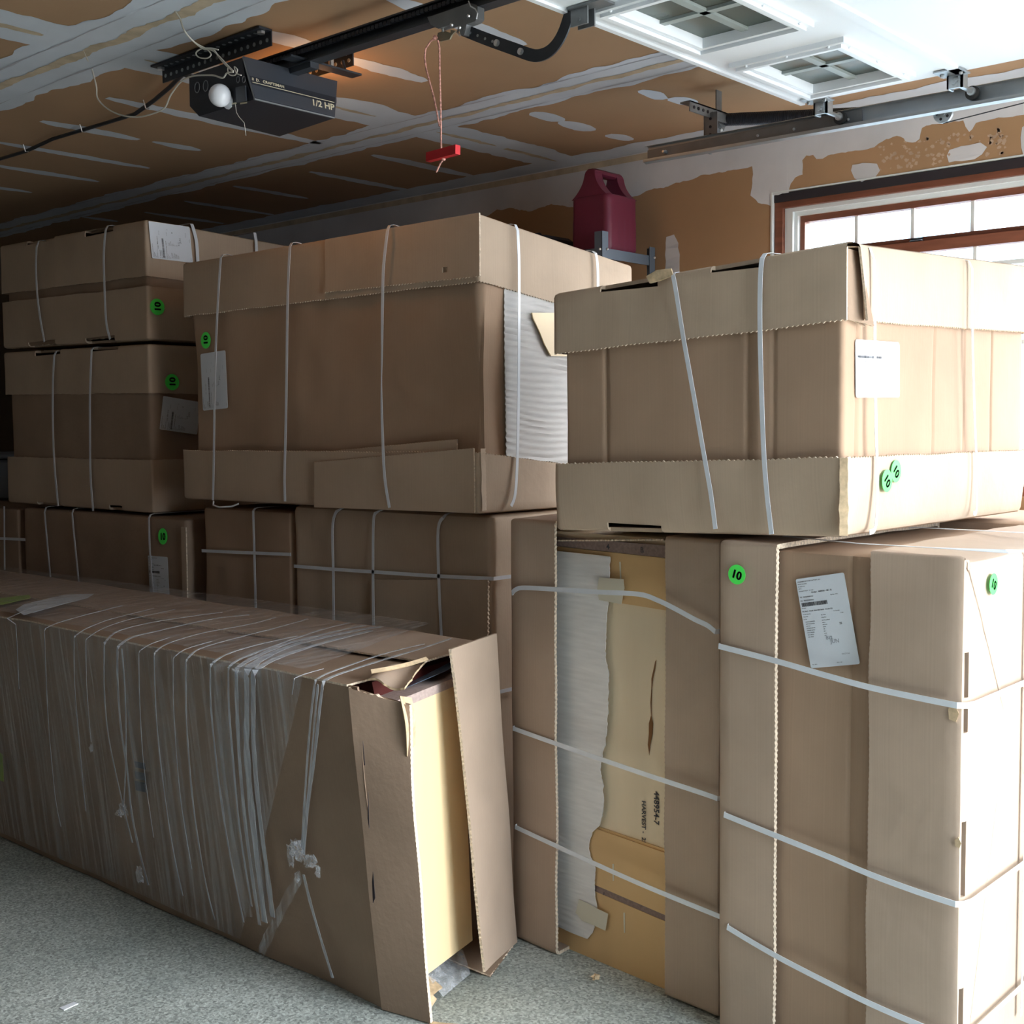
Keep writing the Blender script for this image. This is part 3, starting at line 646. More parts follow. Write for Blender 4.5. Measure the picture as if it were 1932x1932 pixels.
# rail with chain
ra = thing('opener_rail', (2.12, 1, 2.36), 'long black opener rail with drive chain running towards the door', 'rail')
q = MB(); q.box((2.102, -.5, 2.345), (2.138, 2.86, 2.349)); q.box((2.117, -.5, 2.349), (2.122, 2.86, 2.388)); q.box((2.1, -.5, 2.386), (2.14, 2.86, 2.390)); q.build('rail_beam', 'blackm', ra, 0)
q = MB()
for i in range(150):
    y = 2.84-i*.0145
    q.box((2.101, y-.0055, 2.371), (2.107, y+.0055, 2.381), 0)
    q.box((2.1025, y-.0105, 2.374), (2.1055, y-.004, 2.378), 0)
q.build('chain', 'blackp', ra, 0)
q = MB(); q.box((2.06, 2.60, 2.352), (2.30, 2.64, 2.357)); q.box((2.106, 2.58, 2.33), (2.134, 2.70, 2.346))
q.tube([(2.21, 2.62, 2.356), (2.21, 2.62, 2.405)], .007, 8, 1); q.ball((2.21, 2.62, 2.405), .012, 1, 8); q.tube([(2.285, 2.66, 2.40), (2.28, 2.64, 2.356)], .004)
q.build('end_clamp', ['blackm', 'chrome'], ra)
# trolley
ty = thing('opener_trolley', (2.12, 2.1, 2.33), 'grey trolley carriage clamped on the black opener rail', 'trolley')
q = MB(); cl = [(806, 32), (812, 46), (822, 52), (827, 54), (836, 51), (852, 46), (863, 48), (869, 66), (876, 66), (880, 46), (896, 40), (901, 34), (901, 12), (893, 7), (886, 5), (850, 18), (815, 30)]
P3 = [oX(x, y, 2.098) for x, y in cl]; q.poly(P3, (-1, 0, 0), .022); q.build('housing', 'steeld', ty, 30)
q = MB()
for x, y in ((884, 30), (852, 47), (867, 52)): q.ball(oX(x, y, 2.092), .0045, 0, 8)
q.tube([oX(x, y, 2.088) for x, y in ((884, 2), (888, 12), (897, 17), (901, 25), (899, 36))], .0016, 6); each(q, 'rivet', 'chrome', ty)
q = MB(); q.poly([oX(x, y, 2.11) for x, y in ((826, 62), (838, 58), (850, 62), (850, 56), (860, 58), (852, 66), (848, 74), (830, 78), (824, 74))], (-1, 0, 0), .004); q.build('release_lever', mat('brass_lever', (.24, .21, .15), .5, .4, .4), ty, 0)
q = MB(); q.tube([oX(x, y, 2.105) for x, y in ((869, 50), (873, 62), (868, 67), (863, 62), (866, 52))], .0025, 6); q.tube([oX(x, y, 2.105) for x, y in ((834, 44), (836, 60))], .003, 6); each(q, 'spring_clip', 'chrome', ty)
# curved door arm
ar = thing('curved_arm', (2.12, 2.0, 2.25), 'curved flat black arm joining the trolley to the white door', 'door arm')
aL = [(876, 57), (905, 69), (940, 82), (975, 94), (1000, 104), (1015, 107), (1035, 101), (1052, 84), (1065, 60), (1074, 30), (1078, 18)]
q = MB(); P3 = []
for i in range(len(aL)-1):
    for k in range(4):
        t_ = k/4; P3.append((aL[i][0]*(1-t_)+aL[i+1][0]*t_, aL[i][1]*(1-t_)+aL[i+1][1]*t_))
P3.append(aL[-1])
# smooth
for _ in range(6): P3 = [P3[0]]+[((P3[i-1][0]+P3[i][0]*2+P3[i+1][0])/4, (P3[i-1][1]+P3[i][1]*2+P3[i+1][1])/4) for i in range(1, len(P3)-1)]+[P3[-1]]
q.ribbon([oX(x, y, 2.118) for x, y in P3], (-1, 0, 0), .027, .004); am = q.build('arm_bar', 'blackm', ar, 30)
q = MB()
for x, y in ((887, 62), (901, 67), (915, 73), (929, 78)): q.disc(oX(x, y, 2.1135), (1, 0, 0), .0032, .001, 0, 10)
each(q, 'punched_hole', 'steel', am)
for x, y in ((937, 81), (982, 97)):
    q = MB(); q.disc(oX(x, y, 2.112), (1, 0, 0), .0075, .005, 0, 14); q.disc(oX(x, y, 2.108), (1, 0, 0), .0045, .006, 0, 6); q.build('bolt', 'chrome', am)
# release cord
rc = thing('release_cord', tuple(oX(832, 290, 2.11)), 'pink release cord with red handle hanging from the opener trolley', 'release cord')
q = MB(); q.tube([oX(x, y, 2.105) for x, y in ((826, 76), (829, 90), (829.5, 130), (831, 190), (832, 240), (832.5, 285))], .0021, 8)
q.tube([oX(x, y, 2.102) for x, y in ((824, 70), (812, 78), (803, 92), (801, 108), (804, 130), (812, 160), (819, 185), (824, 210), (829, 238))], .0021, 8)
q.ball(oX(821, 71, 2.102), .006, 0, 8, wob=.4); q.ball(oX(837, 300, 2.10), .0048, 0, 8, wob=.4); q.tube([oX(837, 300, 2.10), oX(831, 308, 2.10), oX(823, 325, 2.10)], .0021, 6); q.build('cord', 'rope', rc)
q = MB(); a = oX(808, 297, 2.105); b = oX(861, 283, 2.085); d = (b-a).normalized(); n = V((-1, 0, 0)); u2 = d.cross(n).normalized()
for s_ in (1,):
    w_ = .0105; t_ = .008; P8 = [a-u2*w_-n*t_, b-u2*w_-n*t_, b-u2*w_+n*t_, a-u2*w_+n*t_, a+u2*w_-n*t_, b+u2*w_-n*t_, b+u2*w_+n*t_, a+u2*w_+n*t_]
    q.hexa(P8)
    q.hexa([p+d*(.006 if i in (1, 2, 5, 6) else (b-a).length-.001)+(-n*0) for i, p in enumerate(P8)])
q.build('handle', 'redp', rc, 0)
# wires
def wirething(pts, plane, label):
    q = MB(); P = [plane(*p) for p in pts]; S = []
    for i in range(len(P)-1):
        p0 = P[max(0, i-1)]; p1 = P[i]; p2 = P[i+1]; p3 = P[min(len(P)-1, i+2)]
        for k in range(6):
            t = k/6; S.append(.5*((2*p1)+(p2-p0)*t+(2*p0-5*p1+4*p2-p3)*t*t+(3*p1-p0-3*p2+p3)*t**3))
    S.append(P[-1]); return S
def wpl(x, y):   # a slack wire drooping from the ceiling to the box end
    return oX(x, y, 1.925 if WM == 1 else 1.815+.11*min(1, max(0, (y-24)/70)))
WM = 1
S1 = wirething([(172, 125), (176, 140), (182, 165), (184, 185), (200, 203), (225, 216), (258, 221), (290, 214), (311, 203), (322, 180), (340, 156), (362, 144), (400, 142), (420, 147), (428, 138), (440, 136)], wpl, '')
S0 = [V((1.815, 3.197, ZC)), S1[0]+(V((1.815, 3.197, ZC))-S1[0])*.5+V((0, 0, -.004))]
q = MB(); q.tube(S0+S1, .0022, 6); tag(q.build('low_voltage_wire', 'wire'), 'thin white wire drooping in a wide loop from ceiling to opener', 'wire')
WM = 2
q = MB()
for o in (0, 2.5):
    S2 = wirething([(340, 35), (348, 58), (365, 78), (385, 90+o), (402, 96-o), (415, 108+o), (428, 122+o), (440, 134)], wpl, '')
    q.tube([V((1.813, 2.747, ZC))]+S2, .0022, 6)
q.tube(wirething([(412, 94), (398, 91), (380, 92), (370, 100), (375, 108), (390, 110), (398, 104), (394, 96), (385, 91)], wpl, ''), .0019, 6)
q.tube(wirething([(438, 134), (430, 128), (432, 140), (443, 142), (448, 132), (442, 126), (446, 138), (455, 142)], wpl, ''), .0015, 6)
tag(q.build('low_voltage_wire', 'wire'), 'doubled white wire with a knotted loop above the opener bulb', 'wire')
q = MB(); P = [oZ(x, y, ZC-.018) for x, y in ((345, 140), (320, 165), (290, 190), (255, 215), (200, 232), (150, 247), (100, 262), (50, 285), (0, 300))]
q.tube([V((2.05, 3.0, 2.37))]+P, .0065, 8); cc = q.build('ceiling_cord', 'blackm'); tag(cc, 'dark power cord stapled across the dim ceiling behind the opener', 'cord')
for x, y in ((277, 202), (157, 247), (50, 284)):
    q = MB(); p = oZ(x, y, ZC-.03); q.tube([p+V((-.012, 0, .02)), p+V((-.004, 0, -.004)), p+V((.01, .004, -.002))], .002, 5); q.build('staple', 'chrome', cc)

# ================================================================== cartons
def cut(o, boxes):
    q = MB()
    for a, b in boxes: q.box(a, b)
    c = q.build('cutter', 'lid', None, 0)
    if o.parent: c.location = -o.parent.location
    # cutter vertices are in world space, the part's are local to its thing
    md = o.modifiers.new('b', 'BOOLEAN'); md.operation = 'DIFFERENCE'; md.solver = 'FAST'; md.object = c
    c.location = (0, 0, 0)
    bpy.context.view_layer.update(); dg = bpy.context.evaluated_depsgraph_get()
    me = bpy.data.meshes.new_from_object(o.evaluated_get(dg))
    if len(me.polygons) > 50:
        o.modifiers.clear(); o.data = me
    else: o.modifiers.clear()
    bpy.data.objects.remove(c)
def sticker(root, c, u, v, n, r=.022):
    u, v, n, c = V(u).normalized(), V(v).normalized(), V(n).normalized(), V(c)
    q = MB(); q.poly([c+(u*math.cos(i*math.pi/14)+v*math.sin(i*math.pi/14))*r for i in range(28)], n, .0006); s = q.build('sticker', 'green', root, 0); s['label'] = 'round bright green sticker'
    q = MB(); 
    for dx in (-.0006, 0, .0006): text_into(q, '10', c+n*.0006-v*(r*.42)+u*dx, u, v, n, r*1.18, align='CENTER')
    q.build('numeral', 'ink', s, 0)
LINES = [(.03, .042, .030, "WAGENER'S KITCHEN FACTORY, LLC"), (.03, .068, .024, 'FRANK WAGENER'), (.03, .094, .024, '511 SMITH RD'), (.03, .118, .024, 'APT B'), (.03, .146, .024, 'PLEASANT VALLEY   NY 12569'),
 (.28, .175, .046, 'Order:  448954 - 00 - 8'), (.03, .215, .034, 'PO:  WAGENER/KO'), (.66, .222, .022, 'Ship Date:  9/8/16'), (.03, .255, .034, 'SO:  WAGENER/KO'), (.03, .335, .018, 'BA02968954'),
 (.03, .375, .034, 'FA.DB15 : FOUR DRAWER BASE - FA.DB1533'), (.03, .405, .022, 'Fin Side: None, Fin'), (.66, .402, .02, 'Prod: Thu 9/8/16'), (.03, .43, .022, 'Hinge: Both'), (.4, .43, .022, 'Box: White'), (.8, .43, .02, 'Tr: 848'),
 (.03, .458, .022, 'To: Dtn'), (.4, .458, .022, 'Hinge: Blum'), (.4, .49, .026, 'Std Wood Birch')]+[(.06, .49+i*.024, .024, s) for i, s in enumerate(('DOOR: SLAB-WIDE', 'DRW: SLAB-WIDE', 'INT: PLY', 'EXTERIOR MATRL', 'HARVEST MAPLE', 'FACE: FRAMED', 'BOX: MAPLE', 'SIZE: 30X24'))]+[(.4, .515+i*.024, .022, s) for i, s in enumerate(('MAPLE', 'NATURAL', 'SATIN', 'YES', 'NO', '1.5 IN', '6 LB'))]+[(.74, .55, .058, '25'), (.05, .965, .022, 'Size:  DB15'), (.55, .965, .022, '1/8/16 / 148 / 1')]
def label(root, tl, tr, bl, n, faint=False, full=True):
    tl, tr, bl, n = V(tl), V(tr), V(bl), V(n).normalized(); u = (tr-tl); W = u.length; u.normalize(); dn_ = (bl-tl); H = dn_.length; dn_.normalize()
    q = MB(); r = W*.035; pts = []
    for (s_, t_, a0) in ((r, r, 180), (W-r, r, 270), (W-r, H-r, 0), (r, H-r, 90)):
        for k in range(5): a = math.radians(a0+k*22.5); pts.append(tl+u*(s_+r*math.cos(a))+dn_*(t_+r*math.sin(a)))
    q.poly(pts, n, .0006); l = q.build('label', 'label', root, 0); l['label'] = 'white shipping label'
    q = MB(); e = n*.0008
    for (s_, t_, sz, tx) in LINES: text_into(q, tx, tl+u*(s_*W)+dn_*(t_*H)+e, u, -dn_, n, sz*H*.56)
    x = .04; random.seed(3)
    while x < .58:
        wd = random.choice((.004, .008, .012)); a = tl+u*(x*W)+dn_*(.272*H)+e
        q.poly([a, a+u*(wd*W), a+u*(wd*W)+dn_*(.043*H), a+dn_*(.043*H)], n, .0001); x += wd+random.choice((.004, .007))
    q.build('printing', 'ink', l, 0)
    q = MB(); text_into(q, 'B12', tl+u*(.42*W)+dn_*(.70*H)+e, u, -dn_, n, .05*H); text_into(q, 'JUN', tl+u*(.5*W)+dn_*(.745*H)+e, u, -dn_, n, .06*H); text_into(q, '42027YA4', tl+u*(.68*W)+dn_*(.88*H)+e, u, -dn_, n, .022*H)
    q.build('pencil_mark', 'inkgrey', l, 0)
def spl(P, k=5):
    S = []
    for i in range(len(P)-1):
        p0 = P[max(0, i-1)]; p1 = P[i]; p2 = P[i+1]; p3 = P[min(len(P)-1, i+2)]
        for j in range(k):
            t = j/k; S.append(.5*((2*p1)+(p2-p0)*t+(2*p0-5*p1+4*p2-p3)*t*t+(3*p1-p0-3*p2+p3)*t**3))
    return S+[P[-1]]
def strapX(root, px, X, x1, zt, zb, w=.011, tw=None, dz=0):   # a band over the face looking to -X and on over the top and down the back
    F = spl([oX(x, y, X) for x, y in px]); n0 = V((-1, 0, 0)); y0 = F[0].y
    P = []; Q = []
    if zt is not None:
        P += [V((x1+.004, y0, zb+.04)), V((x1+.004, y0, zt-.02+dz)), V((x1-.012, y0, zt+.004+dz)), V((X+.022, y0, zt+.004)), V((X+.008, y0, zt+.001))]; Q += [V((1, 0, 0)), V((1, 0, .2)), V((.2, 0, 1)), V((-.1, 0, 1)), V((-.6, 0, 1))]
        F = [p for p in F if p.z < zt-.006]
    P += F; m_ = len(F)
    ws = [w]*len(P)
    if tw:
        a, b = tw
        for i in range(len(P)):
            z = P[i].z
            if b < z < a and i >= len(P)-m_: ws[i] = w*(.35+.65*abs(math.cos(math.pi*(z-b)/(a-b))))*(1.0)
    Q += [n0]*m_
    q = MB(); q.ribbon(P, Q, ws, .0012); return q.build('strap', 'strap', root)
def strapY(root, px, Y, y1, zt, zb, w=.011, dz=0):
    F = spl([oY(x, y, Y) for x, y in px]); x0 = F[0].x; P = []; Q = []
    if zt is not None:
        P += [V((x0, y1+.004, zb+.04)), V((x0, y1+.004, zt-.02+dz)), V((x0, y1-.012, zt+.004+dz)), V((x0, Y+.022, zt+.004)), V((x0, Y+.008, zt+.001))]; Q += [V((0, 1, 0)), V((0, 1, .2)), V((0, .2, 1)), V((0, -.1, 1)), V((0, -.6, 1))]
        F = [p for p in F if p.z < zt-.006]
    P += F; Q += [V((0, -1, 0))]*len(F); q = MB(); q.ribbon(P, Q, w, .0012); return q.build('strap', 'strap', root)
zmap = lambda k, y0: (lambda a, b, w: (a, b, w+k*(b-y0)))
VIS = ('a0', 'b0')

# ---- upper right carton (brightly lit end)
x0, x1, y0, y1 = 2.380, 3.43, 1.205, 1.995; z0, z1 = 1.156, 1.766
UR = thing('carton', (x0, y0, z0), 'large strapped carton with deep lid and tray, its end face glaring in daylight', 'carton', 'strapped cartons')
km = -.045/.8
q = MB(); gs = lambda t, c, s=.008, a=.004: -a*math.exp(-((t-c)/s)**2)
def wu(side, t, tw):
    d = 0
    if side == 'a0': d += gs(t, .16)+gs(t, .70)+gs(t, .79, .006, .003)+.004*math.exp(-((t-.74)/.02)**2)
    if side == 'b0': d += gs(t, .05, .006, .005)+gs(t, .44, .004, .005)+gs(t, .62, .003, .003)+gs(t, .80, .004, .005)
    return d
tilt = lambda a, w: .048*(a-x0)*max(0, (w-1.33)/.44)
mpb = lambda a, b, w: (a+.0, b-(.012*(1.6-w) if b > 1.7 else 0), w+km*(b-y0)*((w-z0)/(z1-z0))+tilt(a, w))
mpl = lambda a, b, w: (a, b, w+km*(b-y0)*((w-z0)/(z1-z0))+tilt(a, w))
mpt = lambda a, b, w: (a, b, w-.022*(b-y0)/.8)
shell(q, rrect(x0+.012, x1-.01, y0+.013, y1-.03, .01, VIS, fine=.005), True, z0+.01, z1-.10, mpb, amp=.004, warp=wu, levels=10, cap=False, th=.006)
q.build('body', ['body', 'edge'], UR)
q = MB()
def wl_(side, t, tw):
    d = 0
    if side == 'b0': d += .030*math.exp(-t/.03)*(1-tw*.7)
    return d
shell(q, rrect(x0, x1, y0, y1, .014, VIS, open_gap=.034, fine=.0035), False, 1.603, z1, mpl, amp=.005, seed=3, warp=wl_, levels=7)
lid = q.build('top_lid', ['lid', 'edge'], UR)
s1a, s1b = oX(1240, 515, x0).y, oX(1132, 540, x0).y; s2a, s2b = oX(1437, 484, x0).y, oX(1340, 504, x0).y
cut(lid, [((x0-.02, s1a, z1+km*.55-.021), (x0+.022, s1b, z1+km*.55+.02)), ((x0-.02, s2a, z1+km*.3-.017), (x0+.022, s2b, z1+km*.3+.02))])
q = MB()
for i, (dy, dx) in enumerate(((.006, .008), (.016, .014))):
    sheet(q, (x0+dx, y0+dy-.014*0, 1.604+.004*i), (x0+.075, y0+dy-.03+.01*i, 1.596), (x0+.06, y0+dy, z1-.014), (x0+dx, y0+dy, z1-.012), (-.2, -1, 0), ragged='bl', seed=i, amp=.004)
each(q, 'inner_flap', ['dark', 'edge'], UR)
q = MB(); a = oX(1232, 520, x0-.008); q.poly([a+V((0, .02, 0)), a+V((0, -.01, .012)), a+V((0, -.05, .012)), a+V((0, -.055, -.004)), a+V((0, -.02, -.012)), a+V((0, .01, -.016))], (-1, 0, .3), .004); q.build('torn_scrap', 'torn', UR)
q = MB(); shell(q, rrect(x0-.002, x1, y0-.002, y1, .018, VIS, fine=.0035), True, 1.325, z0, mpt, amp=.004, seed=9, levels=7, warp=lambda s, t, tw: (-.010*tw*tw if s in 'a0b0c' else 0))
tray = q.build('bottom_tray', ['lid', 'edge'], UR)
ca, cb = oX(1245, 1003, x0).y, oX(1143, 1003, x0).y
cut(tray, [((x0-.03, ca, z0-.02), (x0+.02, cb, z0+.004))])
q = MB(); sheet(q, (x0+.006, y0-.006, 1.16), (x0-.004, y0+.012, 1.16), (x0-.006, y0+.012, 1.322), (x0-.001, y0-.008, 1.322), (-1, -1, 0), ragged='lr', ra=.003, du=.006, th=.003, seed=4); q.build('worn_corner', ['torn', 'edge'], UR)
strapX(UR, [(1267, 508), (1274, 540), (1290, 640), (1308, 740), (1327, 850), (1341, 930), (1350, 998)], x0-.010, x1, z1-.028, 1.2, dz=.046)
strapX(UR, [(1440, 476), (1435, 520), (1434, 620), (1437, 740), (1441, 850), (1447, 930), (1456, 1008)], x0-.010, x1, z1-.008, 1.2, dz=.046)
strapY(UR, [(1648, 470), (1650, 620), (1652, 800), (1655, 900), (1652, 990), (1640, 1004)], y0-.012, y1, z1-.006, 1.2, dz=-.042)
strapY(UR, [(1834, 490), (1834, 620), (1838, 780), (1842, 880), (1842, 960), (1836, 968)], y0-.012, y1, z1+.018, 1.2, dz=-.042)
yf = y0+.008; q = MB()
label(UR, oY(1614, 640, yf), oY(1697, 646, yf), oY(1615, 750, yf), (0, -1, 0))
for c_ in ((1691, 889), (1674, 907)):
    c3 = oY(*c_, y0-.008-.002*(c_[0] < 1680)); d_ = oY(c_[0]+3, c_[1]+9, c3.y)-c3; d_ = d_.normalized(); sticker(UR, c3, d_, V((-d_.z, 0, d_.x))*-1 if d_.z > 0 else V((-d_.z, 0, d_.x)), (0, -1, 0), .025)

# ---- middle upper carton
x0, x1, y0, y1 = 2.55, 3.27, 2.405, 3.86; z0, z1 = 1.150, 1.992
sag = lambda a, b, w: (a, b, w-.108*(a-x0)*min(1, max(0, (w-1.15)/.16)))
CC = thing('carton', (x0, y0, z0), 'largest strapped carton in the middle of the stack, foam sheet showing at its end', 'carton', 'strapped cartons')
q = MB(); shell(q, rrect(x0+.014, x1-.01, y0+.012, y1-.04, .02, VIS, fine=.008), True, z0+.02, z1-.05, sag, amp=.010, levels=16, cap=False, seed=2, th=.006,
   warp=lambda s, t, tw: (-.016*math.exp(-((tw-.45)/.22)**2)*(math.exp(-(1-t)/.10) if s == 'a0' else (1 if s == 'c' else 0)))); q.build('body', ['body', 'edge'], CC)
q = MB(); shell(q, rrect(x0, x1, y0, y1, .008, VIS), True, 1.800, z1, sag, amp=.004, seed=5); ld_ = q.build('top_lid', ['lid', 'edge'], CC)
h_ = oX(842, 508, x0); 
q = MB(); shell(q, rrect(x0-.012, x1, y0, y1+.01, .010, VIS), True, 1.325, z0, sag, amp=.005, seed=6, warp=lambda s, t, tw: (.006*(1-tw) if s == 'b0' else 0)); q.build('bottom_tray', ['lid', 'edge'], CC)
q = MB(); ov = x0-.007
sheet(q, oX(612, 553, ov), oX(905, 523, ov), oX(903, 401, ov), oX(612, 452, ov), (-1, 0, 0), scal='b', ragged='l', ra=.002, seed=3); fo_ = q.build('overlap_flap', ['lid', 'edge'], CC)
cut(fo_, [((x0-.03, h_.y-.011, h_.z-.010), (x0-.001, h_.y+.010, h_.z+.006))])
q = MB(); sheet(q, oX(592, 957, ov-.014), oX(895, 968, ov-.012), oX(893, 845, ov-.012), oX(592, 872, ov-.014), (-1, 0, 0), ragged='l', scal='t', sa=.0015, ra=.002, seed=8); q.build('overlap_flap', ['lid', 'edge'], CC)
q = MB(); sheet(q, oX(600, 872, x0-.004), oX(862, 850, x0-.004), oX(862, 828, x0-.004), oX(600, 853, x0-.004), (-1, 0, 0), scal='t', sa=.0015, seed=8); q.build('liner_edge', ['lid', 'edge'], CC)
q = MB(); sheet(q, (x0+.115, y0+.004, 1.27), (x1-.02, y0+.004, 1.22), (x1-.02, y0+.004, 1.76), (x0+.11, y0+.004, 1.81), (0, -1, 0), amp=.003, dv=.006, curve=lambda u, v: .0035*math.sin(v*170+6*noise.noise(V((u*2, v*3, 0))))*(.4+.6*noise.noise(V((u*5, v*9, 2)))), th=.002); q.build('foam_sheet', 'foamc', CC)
q = MB(); q.poly([oY(1004, 590, y0-.004), oY(1035, 590, y0-.004), (x1-.05, y0-.004, 1.76), (x1-.05, y0-.004, 1.62), oY(1040, 672, y0-.004), oY(1028, 650, y0-.004), oY(1018, 625, y0-.004), oY(1006, 600, y0-.004)], (0, -1, 0), .004); q.build('cabinet_corner', 'cream_m', CC)
q = MB(); sheet(q, (x0-.010, y0-.012, z0+.01), (x0+.02, y0-.006, z0+.01), (x0+.02, y0-.004, 1.335), (x0-.006, y0-.006, 1.335), (-1, -1, 0), ragged='l', scal='r', seed=1, th=.004); q.build('corner_flap', ['lid', 'edge'], CC)
strapX(CC, [(417, 486), (413, 540), (408, 640), (405, 740), (404, 840), (402, 944)], x0-.017, x1, z1, 1.2, dz=-.076)
strapX(CC, [(547, 466), (543, 560), (541, 700), (539, 820), (537, 900), (538, 946)], x0-.017, x1, z1, 1.2, dz=-.076)
strapX(CC, [(731, 436), (724, 500), (722, 560), (721, 660), (720, 740), (722, 820), (726, 900), (735, 958)], x0-.026, x1, z1, 1.2, tw=(1.80, 1.30), dz=-.076)
strapY(CC, [(976, 425), (979, 500), (979, 620), (978, 760), (976, 860), (972, 930), (964, 955)], y0-.012, y1, z1-.018, 1.2)
strapY(CC, [(1122, 470), (1127, 500), (1128, 560)], y0-.010, y1, z1-.056, 1.2)
q = MB(); p = oX(403, 946, x0-.02); q.tube([p, p+V((-.01, -.012, -.012)), p+V((-.012, -.05, -.018)), p+V((-.004, -.11, -.014)), p+V((.004, -.14, -.004))], .003, 6); q.build('strap_tail', 'strap', CC)
xs = x0+.006; xs2 = x0+.004
label(CC, oX(383, 775, xs), oX(378, 668, xs), oX(430, 770, xs), (-1, 0, 0))
u_ = V((0, 0, 1)); sticker(CC, oX(388, 642, xs2), V((0, 0, 1)), V((0, 1, 0)), (-1, 0, 0), .029)

# ---- two cartons stacked at the left
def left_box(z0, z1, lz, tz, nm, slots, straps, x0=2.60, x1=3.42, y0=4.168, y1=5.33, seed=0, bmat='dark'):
    t = thing('carton', (x0, y0, z0), nm, 'carton', 'strapped cartons')
    q = MB(); shell(q, rrect(x0+.012, x1-.01, y0+.012, y1-.03, .02, VIS, fine=.02), True, z0+.02, z1-.04, zmap(0, 0), amp=.008, cap=False, seed=seed, levels=8, th=.006); q.build('body', [bmat, 'edge'], t)
    q = MB(); shell(q, rrect(x0, x1, y0, y1, .012, VIS, fine=.01), True, lz, z1, (lambda a, b, w: (a, b, w+.02*(b-y0)-(.04*(a-x0) if z0 > 1.5 else 0))), amp=.005, seed=seed+1, scal=.001, levels=6); a = q.build('top_lid', ['lid', 'edge'], t)
    q = MB(); shell(q, rrect(x0, x1, y0, y1, .012, VIS, fine=.01), True, tz, z0, zmap(.004 if z0 < 1.2 else .021, y0), amp=.005, seed=seed+2, scal=.001, levels=6); b = q.build('bottom_tray', ['lid', 'edge'], t)
    for o, zz, sl in ((a, z1, slots[0]), (b, z0, slots[1])):
        cut(o, [((x0-.02, oX(c[1], c[2], x0).y, oX(c[1], c[2], x0).z-.012), (x0+.03, oX(c[0], c[2], x0).y, oX(c[1], c[2], x0).z+.012)) for c in sl])
    for s in straps: strapX(t, s, x0-.010, x1, z1+.004, z0, w=.013)
    return t
L1 = left_box(1.740, 2.188, 1.978, 1.940, 'strapped carton with white label on top of the left hand stack', ([(50, 102, 446), (160, 214, 430)], [(53, 105, 646), (161, 216, 638)]),
  [[(70, 450), (68, 500), (70, 550), (76, 600), (84, 645)], [(200, 428), (196, 480), (198, 560), (201, 610), (208, 640)]], seed=11)
L2 = left_box(1.082, 1.724, 1.538, 1.285, 'strapped carton under the labelled one in the left hand stack', ([(65, 114, 662), (172, 222, 653)], [(70, 116, 955), (206, 230, 960)]),
  [[(103, 664), (100, 720), (100, 800), (103, 880), (110, 955)], [(173, 660), (170, 740), (170, 820), (171, 900), (176, 964)]], seed=21)
yq = 4.168-.007
label(L1, oY(287, 487, yq), oY(280, 417, yq), oY(364, 496, yq), (0, -1, 0))
sticker(L1, oY(297, 579, yq), V((0, 0, 1)), V((-1, 0, 0)), (0, -1, 0), .031)
strapY(L1, [(364, 430), (371, 460), (374, 520)], yq-.004, 5.33, 2.192, 1.7, .014); strapY(L1, [(483, 455), (484, 480)], yq-.004, 5.33, 2.192, 1.7, .014)
sticker(L2, oY(325, 721, yq), V((0, 0, 1)), V((-1, 0, 0)), (0, -1, 0), .031)
yq2 = 4.168+.002
label(L2, oY(301, 810, yq2), oY(308, 747, yq2), oY(372, 820, yq2), (0, -1, 0))

# ---- lower row behind the wrapped carton
def plain_box(nm, x0, x1, y0, y1, z1, mt, r=.025, amp=.012, seed=0):
    t = thing('carton', (x0, y0, 0), nm, 'carton', 'strapped cartons')
    q = MB(); shell(q, rrect(x0, x1, y0, y1, r, VIS, fine=.02), True, .003, z1, zmap(0, 0), amp=amp, seed=seed, shoulder=r*.9, levels=24, scal=0, th=.006); q.build('body', [mt, 'edge'], t); return t
B1 = plain_box('soft cornered carton with cross straps under the largest carton', 2.60, 3.25, 2.41, 3.318, 1.142, 'lid', .022, .010, 31)
xs = 2.60-.012
for s in ([(640, 958), (628, 988), (629, 1080), (630, 1175)], [(712, 966), (705, 982), (704, 1080), (705, 1185)], [(838, 975), (827, 998), (828, 1090), (833, 1200)]): strapX(B1, s, xs, 3.25, 1.138, .1)
q = MB(); P = spl([oX(x, y, xs) for x, y in ((555, 1068), (630, 1074), (705, 1079), (828, 1087), (912, 1091))])+[V((2.595, 2.40, 0))+V((0, 0, oX(918, 1090, 2.6).z)), V((2.68, 2.397, oX(918, 1090, 2.6).z))]
q.ribbon(P, [V((-1, 0, 0))]*(len(P)-2)+[V((-1, -1, 0)), V((0, -1, 0))], .011); q.build('strap', 'strap', B1)
q = MB(); zz = oX(925, 1305, 2.6).z; q.ribbon([V((2.589, 3.3, zz)), V((2.589, 2.42, zz)), V((2.597, 2.40, zz)), V((2.7, 2.397, zz))], [V((-1, 0, 0)), V((-1, 0, 0)), V((-1, -1, 0)), V((0, -1, 0))], .011); q.build('strap', 'strap', B1)
q = MB(); sheet(q, oX(700, 1240, 2.594), oX(921, 1270, 2.59), oX(921, 1094, 2.584), oX(700, 1094, 2.596), (-1, 0, 0), scal='r', seed=2, th=.006); q.build('side_flap', ['lid', 'edge'], B1)
B2 = plain_box('dim carton with one upright and one level strap beside the soft cornered one', 2.605, 3.25, 3.335, 3.845, 1.118, 'body', .015, .008, 41)
strapX(B2, [(478, 964), (480, 1040), (483, 1160)], 2.598, 3.25, 1.122, .1)
q = MB(); q.ribbon([oX(381, 1039, 2.597), oX(470, 1043, 2.597), oX(549, 1046, 2.597)], V((-1, 0, 0)), .011); q.build('strap', 'strap', B2)
B3 = plain_box('dark carton with green sticker and label under the left hand stack', 2.60, 3.40, 3.95, 5.19, 1.068, 'dark', .014, .006, 51)
